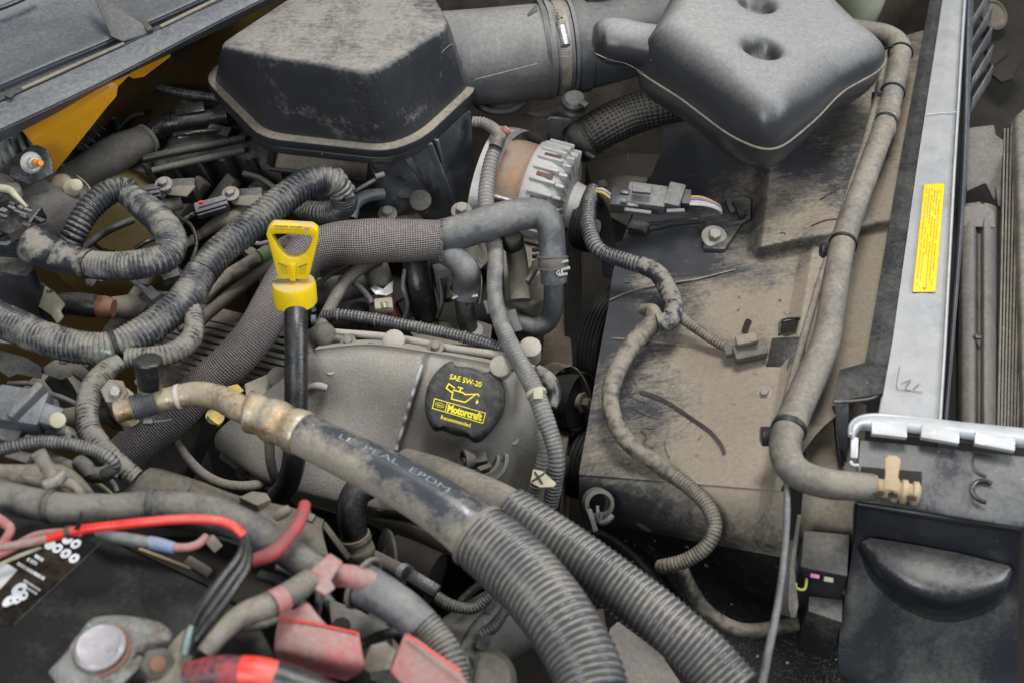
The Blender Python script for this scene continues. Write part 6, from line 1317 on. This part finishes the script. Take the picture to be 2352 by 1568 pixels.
# fuse tray, connectors and studs on the left
t = Thing('fuse_tray', 'dusty tan grey plastic tray edge between battery and engine', 'tray')
rows = [[(240, 1190, .03), (268, 1146, .055), (334, 1080, .08), (362, 1074, .085)], [(400, 1210, .03), (420, 1160, .07), (440, 1110, .082), (448, 1100, .085)], [(520, 1230, .03), (520, 1190, .07), (540, 1150, .082), (552, 1138, .085)], [(640, 1280, .03), (640, 1240, .07), (660, 1180, .082), (676, 1166, .085)], [(760, 1340, .02), (760, 1300, .06), (740, 1220, .075), (744, 1192, .08)]]
t.add('tray', sheet(rows, 30, 50, .006), M('dust_caked_tray', (.06, .057, .05), dust=(.22, .19, .145), amt=.55, up=.5, rough=.7, scale=14))
t.add('tab', prism([(548, 1140), (580, 1126), (612, 1130), (622, 1146), (590, 1160)], .09, .07, 3), TANM); t.add('post', bar((700, 1170, .08), (730, 1280, .05), 26, 24, 4), BLK); t.add('post_cap', bar((690, 1180, .10), (722, 1192, .1), 20, 14, 3), RUBT); t.add('rib', bar((740, 1200, .07), (800, 1280, .04), 14, 20, 3), TANM)
t.add('slot', plate([(384, 1126, .085), (440, 1108, .085), (430, 1130, .083), (392, 1140, .083)], 2, .5), BLK); t.done()
t = Thing('fuse_box', 'dust caked grey box with tall steel stud on the left edge', 'fuse box')
t.add('lid', cushion([(-60, 1080, .12), (60, 1072, .12), (150, 1076, .115), (200, 1110, .11), (214, 1150, .10), (120, 1170, .1), (-60, 1160, .1)], (60, 1120, .11), .02, .05, .03, nt=70, ns=18)[0], MATS['dust_caked_tray'])
sp_ = P(122, 1098, .14); sd2 = Vector((-.33, .35, .8)).normalized(); t.add('stud', tube([(sp_, .0068), (sp_ + sd2 * .028, .0068)], seg=16, period=3, depth=.12), STEEL)
t.add('nut', bev(lathe(sp_ - sd2 * .004, sd2, [(.013, 0), (.013, .006), (.011, .008)], 6), .0006), STEEL); t.add('ring', ring(sp_ + Vector((.008, -.014, -.012)), (.2, -.4, .9), .016, .005, 30, 10), TANM); t.done()
t = Thing('grey_sensor_plug', 'blue grey weatherproof connector pointing right on the left edge', 'connector')
t.add('shell', bar((-10, 930, .12), (108, 948, .115), 92, 56, 10), GRYB); t.add('collar', bar((60, 926, .125), (76, 936, .125), 104, 60, 6), RUB); t.add('nose', bar((70, 944, .12), (140, 966, .11), 52, 40, 6), GRYB)
t.add('pin', tube([(112, 956, .115, 16), (146, 966, .11, 16)], seg=20), RUB); t.add('pin_cap', lathe(P(133, 964, .125), (.2, -.5, .7), [(.0075, 0), (.0075, .002), (.005, .003)], 18), CREAM); t.add('pin', tube([(96, 980, .10, 14), (150, 992, .095, 14)], seg=18), RUB)
t.add('boot', tube([(140, 988, .095, 16), (166, 1000, .09, 15), (188, 1016, .085, 13)], seg=16, wr=.06), TAPE); t.add('lower_plug', bar((-20, 985, .10), (50, 1006, .095), 44, 36, 5), RUB); t.done()
t = Thing('small_loop_conduit', 'slim black corrugated conduit looping back above the steel stud', 'conduit')
t.add('conduit', tube([(-30, 1042, .13, 15), (30, 1024, .135, 16), (90, 1014, .135, 16), (150, 1018, .135, 16), (210, 1030, .13, 16), (252, 1050, .125, 15), (264, 1072, .115, 14), (240, 1088, .10, 14)], seg=18, period=8, depth=.13), LOOM)
t.add('tan_hose', tube([(262, 1078, .09, 18), (230, 1090, .085, 19), (196, 1084, .08, 19), (150, 1070, .07, 18), (110, 1050, .06, 16)], seg=18), RUBT); t.add('sleeve', tube([(180, 1060, .09, 18), (196, 1072, .09, 20), (204, 1090, .085, 18)], seg=18, wr=.05), FINR); t.done()
# low parts under the hoses
t = Thing('low_pipe_bracket', 'dark pipe and bracket beneath the conduit at the left', 'bracket')
t.add('drum', tube([(90, 860, .0, 60), (130, 900, -.02, 60), (150, 950, -.04, 60)], seg=28), TANM); t.add('slot', tube([(122, 862, .03, 22), (150, 900, .01, 22), (165, 940, -.01, 22)], seg=16), DEEP)
t.add('wiring', tube([(210, 1100, .02, 5), (240, 1120, .03, 5), (262, 1140, .03, 5)], seg=8), GRNS); t.add('wiring', tube([(240, 1090, .02, 6), (262, 1110, .02, 6), (270, 1130, .02, 6)], seg=8), RUB); t.done()
simple('thin_drain_hose', 'thin tan hose sagging under the crimped ferrule', 'hose', tube([(400, 1006, -.06, 11), (430, 1050, -.07, 11), (470, 1090, -.08, 12), (520, 1112, -.085, 12), (580, 1114, -.09, 12), (640, 1096, -.1, 11)], seg=14), RUBT)
simple('grey_drain_hose', 'thin pale hose dropping behind the ferrule', 'hose', tube([(618, 1000, .0, 12), (622, 1060, -.03, 12), (636, 1110, -.06, 12)], seg=14), RUBT)
t = Thing('lower_refrigerant_pipe', 'black bent pipe with stacked ferrule rings under the mottled hose', 'pipe')
t.add('pipe', tube([(850, 1110, .02, 34), (820, 1130, .02, 34), (806, 1170, .01, 34), (810, 1210, -.005, 33), (818, 1240, -.02, 32)], seg=28), BLKC)
t.add('ferrule', tube([(814, 1228, -.012, 36), (818, 1240, -.018, 37), (821, 1250, -.022, 33), (823, 1256, -.025, 36), (826, 1268, -.03, 37), (830, 1282, -.036, 30)], seg=30, step=.002), TANM); t.done()
t = Thing('compressor', 'round dark compressor housing deep under the crossing hoses', 'compressor')
t.add('drum', tube([(892, 1290, -.12, 66), (930, 1304, -.12, 66), (1000, 1330, -.12, 62)], seg=36), DEEP); t.add('end_cap', lathe(P(888, 1288, -.11), (-.8, -.2, .2), [(.034, -.004), (.036, 0), (.03, .004)], 32), BLKD)
t.add('belly', tube([(1040, 1500, -.1, 80), (1120, 1450, -.1, 84), (1210, 1400, -.1, 80)], seg=36), FINR); t.add('lobe', lathe(P(1112, 1560, .0), (0, -.4, .8), [(.028, -.05), (.030, -.01), (.024, .004), (.01, .008)], 32), TANM)
t.done()
t = Thing('crank_sensor', 'small black sensor plug with chrome ring and conduit tail', 'sensor')
t.add('stem', tube([(858, 1282, -.05, 20), (900, 1300, -.04, 18), (930, 1316, -.035, 18)], seg=18, wr=.03), FINR); t.add('chrome_ring', tube([(924, 1312, -.033, 22), (936, 1318, -.031, 22)], seg=26), STEELC); t.add('plug', bar((940, 1322, -.03), (1006, 1362, -.035), 34, 30, 4), BLKC)
t.add('tail', tube([(1004, 1372, -.03, 16), (1040, 1390, -.03, 15), (1086, 1396, -.03, 14), (1120, 1372, -.025, 14), (1150, 1344, -.02, 14)], seg=16, period=7, depth=.1), LOOM); t.done()
t = Thing('branched_tape_harness', 'dark taped harness forking upward between compressor and ribbed conduit', 'wire harness')
t.add('trunk', tube([(1050, 1590, .02, 26), (1070, 1520, .015, 26), (1090, 1462, .01, 24), (1120, 1420, .01, 20), (1150, 1380, .01, 16)], seg=20, wr=.06, wf=80), TAPE); t.add('branch', tube([(1086, 1464, .012, 18), (1130, 1440, .012, 16), (1160, 1400, .01, 13)], seg=16, period=8, depth=.1), LOOM)
t.add('tape_flag', plate([(1100, 1462, .03), (1130, 1456, .03), (1126, 1480, .025), (1112, 1494, .022), (1092, 1486, .025)], 2, .6), BLK); t.add('thin_tail', tube([(1058, 1380, -.04, 10), (1090, 1350, -.03, 10), (1130, 1326, -.02, 10)], seg=12, period=6), LOOM); t.done()
t = Thing('engine_mount', 'grimy tan bracket with a bolt hole under the red cover', 'bracket')
t.add('arm', prism([(752, 1370), (830, 1400), (900, 1440), (880, 1500), (830, 1470), (760, 1430)], .08, -.1, 6), FINR); t.add('hole', lathe(P(784, 1436, .081), (0, 0, 1), [(.008, 0), (.008, .0012)], 20), DEEP); t.add('cheek', prism([(830, 1420), (880, 1440), (940, 1500), (920, 1580), (850, 1560)], .05, -.2, 6), BLKD); t.done()
t = Thing('tray_latch', 'small tan latch parts in the dark gap beside the battery', 'latch')
t.add('rail', bar((320, 1260, .06), (440, 1306, .06), 8, 10, 2), TANP); t.add('catch', bar((430, 1286, .06), (480, 1316, .06), 24, 18, 3), TANM); t.add('block', bar((478, 1234, .06), (500, 1260, .05), 26, 30, 3), TANM)
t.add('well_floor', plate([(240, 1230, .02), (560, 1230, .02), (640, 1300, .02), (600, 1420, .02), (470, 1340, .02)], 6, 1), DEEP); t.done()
t = Thing('lower_pulley_cover', 'flat dark grey metal cover between the two ribbed conduits', 'cover')
t.add('cover', plate([(1402, 1440, -.10), (1420, 1424, -.10), (1520, 1500, -.11), (1600, 1620, -.12), (1400, 1640, -.12), (1380, 1500, -.11)], 10, 4), FINR); t.add('shaft', tube([(1376, 1400, -.12, 12), (1384, 1460, -.14, 12)], seg=12), BROWN); t.done()
t = Thing('oil_pan_side', 'tan grimy cast cover corner below the valve cover', 'cover')
t.add('ledge', plate([(740, 1150, -.12), (860, 1190, -.13), (960, 1210, -.13), (1060, 1250, -.14), (1100, 1290, -.15), (1000, 1270, -.16), (880, 1220, -.16)], 12, 4), TANM); t.done()

mc = [(40, 1148, .125, 38), (140, 1164, .13, 36), (250, 1166, .13, 34), (360, 1160, .13, 34), (450, 1168, .13, 36), (540, 1196, .13, 38)]
t = Thing('cable_tape_band', 'dark tape bands wound round the dusty main cable', 'tape')
for f in (.18, .62): t.add('band', band(mc, f, 36, 16, 3, 1.05)[0], BLKD)
t.done()

# ---- smaller wiring in the gaps
def wires(name, lab_, runs, cn=()):
    t = Thing(name, lab_, 'wires')
    for pts, r, mt in runs: t.add('wire', tube(pts, r, seg=10), mt)
    for a, b, w_, h_, mt in cn: t.add('connector', bar(a, b, w_, h_, 2), mt)
    t.done()
wires('loose_wiring', 'loose dark wires and plugs between the conduit loop and the coils', [([(400, 610, .02), (430, 640, .03), (470, 650, .03), (520, 640, .02)], 6, BLKD), ([(300, 640, .03), (340, 668, .03), (390, 676, .02), (430, 664, .02)], 7, RUB), ([(410, 500, .04), (440, 520, .04), (452, 560, .03), (440, 600, .02)], 5, BLKC), ([(560, 540, .04), (590, 560, .03), (620, 556, .03)], 6, RUB), ([(330, 700, .0), (380, 720, .01), (420, 760, .01)], 9, TAPT)],
      [((372, 640, .04), (412, 628, .04), 30, 26, BLK), ((340, 668, .03), (362, 690, .03), 24, 22, RUB), ((560, 570, .02), (600, 600, .02), 22, 24, FINR)])
wires('lower_left_wiring', 'thin wires and a small plug under the drop branch of the main conduit', [([(100, 900, .06), (140, 912, .07), (180, 930, .06)], 7, RUB), ([(20, 880, .08), (70, 880, .09), (110, 896, .08)], 6, BLKD), ([(170, 1020, .09), (200, 1050, .08), (210, 1080, .07)], 6, BLKC), ([(60, 1004, .11), (110, 1010, .11), (160, 1004, .1)], 7, RUB)],
      [((176, 850, .05), (204, 870, .05), 26, 24, BLK), ((20, 1040, .09), (70, 1056, .09), 26, 20, FINR)])
wires('valley_wiring', 'thin grey wires hanging between injector and standpipe', [([(930, 620, .03), (925, 660, .02), (935, 700, .0), (925, 740, -.02)], 5, RUB), ([(1010, 640, .02), (1015, 690, .0), (1005, 730, -.02)], 6, BLKD), ([(1090, 600, .03), (1104, 640, .02), (1100, 700, .0)], 5, BLKC), ([(1100, 560, .05), (1112, 590, .05), (1106, 604, .045), (1098, 590, .05)], 2.5, STEEL)],
      [((1012, 610, .01), (1030, 690, -.01), 40, 30, BLK), ((920, 690, -.01), (940, 730, -.03), 24, 24, BLKD), ((1120, 690, .01), (1130, 720, .0), 26, 26, RUB)])
wires('battery_side_wiring', 'tangle of dusty cables beneath the taped red cable', [([(560, 1440, .12), (610, 1430, .12), (660, 1410, .11), (720, 1420, .09)], 12, RUBT), ([(600, 1320, .09), (650, 1340, .1), (690, 1380, .1), (720, 1440, .08)], 14, BLKD), ([(640, 1300, .08), (700, 1330, .08), (760, 1390, .07), (800, 1460, .05)], 16, RUB), ([(830, 1480, .09), (870, 1460, .09), (920, 1450, .08), (960, 1480, .07)], 12, BLKD)],
      [((640, 1330, .07), (690, 1350, .07), 34, 30, BLK), ((860, 1400, .06), (900, 1424, .06), 40, 30, FINR), ((690, 1260, .1), (724, 1284, .1), 22, 20, RUBT)])
wires('rear_gap_wiring', 'dark wires and plugs in the gap between yellow bracket and air box', [([(270, 300, .05), (300, 270, .06), (330, 262, .06)], 7, BLKD), ([(420, 236, .06), (470, 250, .06), (520, 248, .06)], 9, BLKD), ([(400, 312, .07), (440, 306, .075), (500, 300, .07)], 6, BLKC), ([(560, 400, .05), (600, 412, .05), (640, 440, .04)], 8, BLKD)],
      [((404, 262, .08), (470, 252, .08), 30, 26, BLKC), ((480, 300, .06), (530, 310, .06), 26, 22, BLK), ((584, 430, .03), (630, 460, .03), 30, 30, BLKD)])
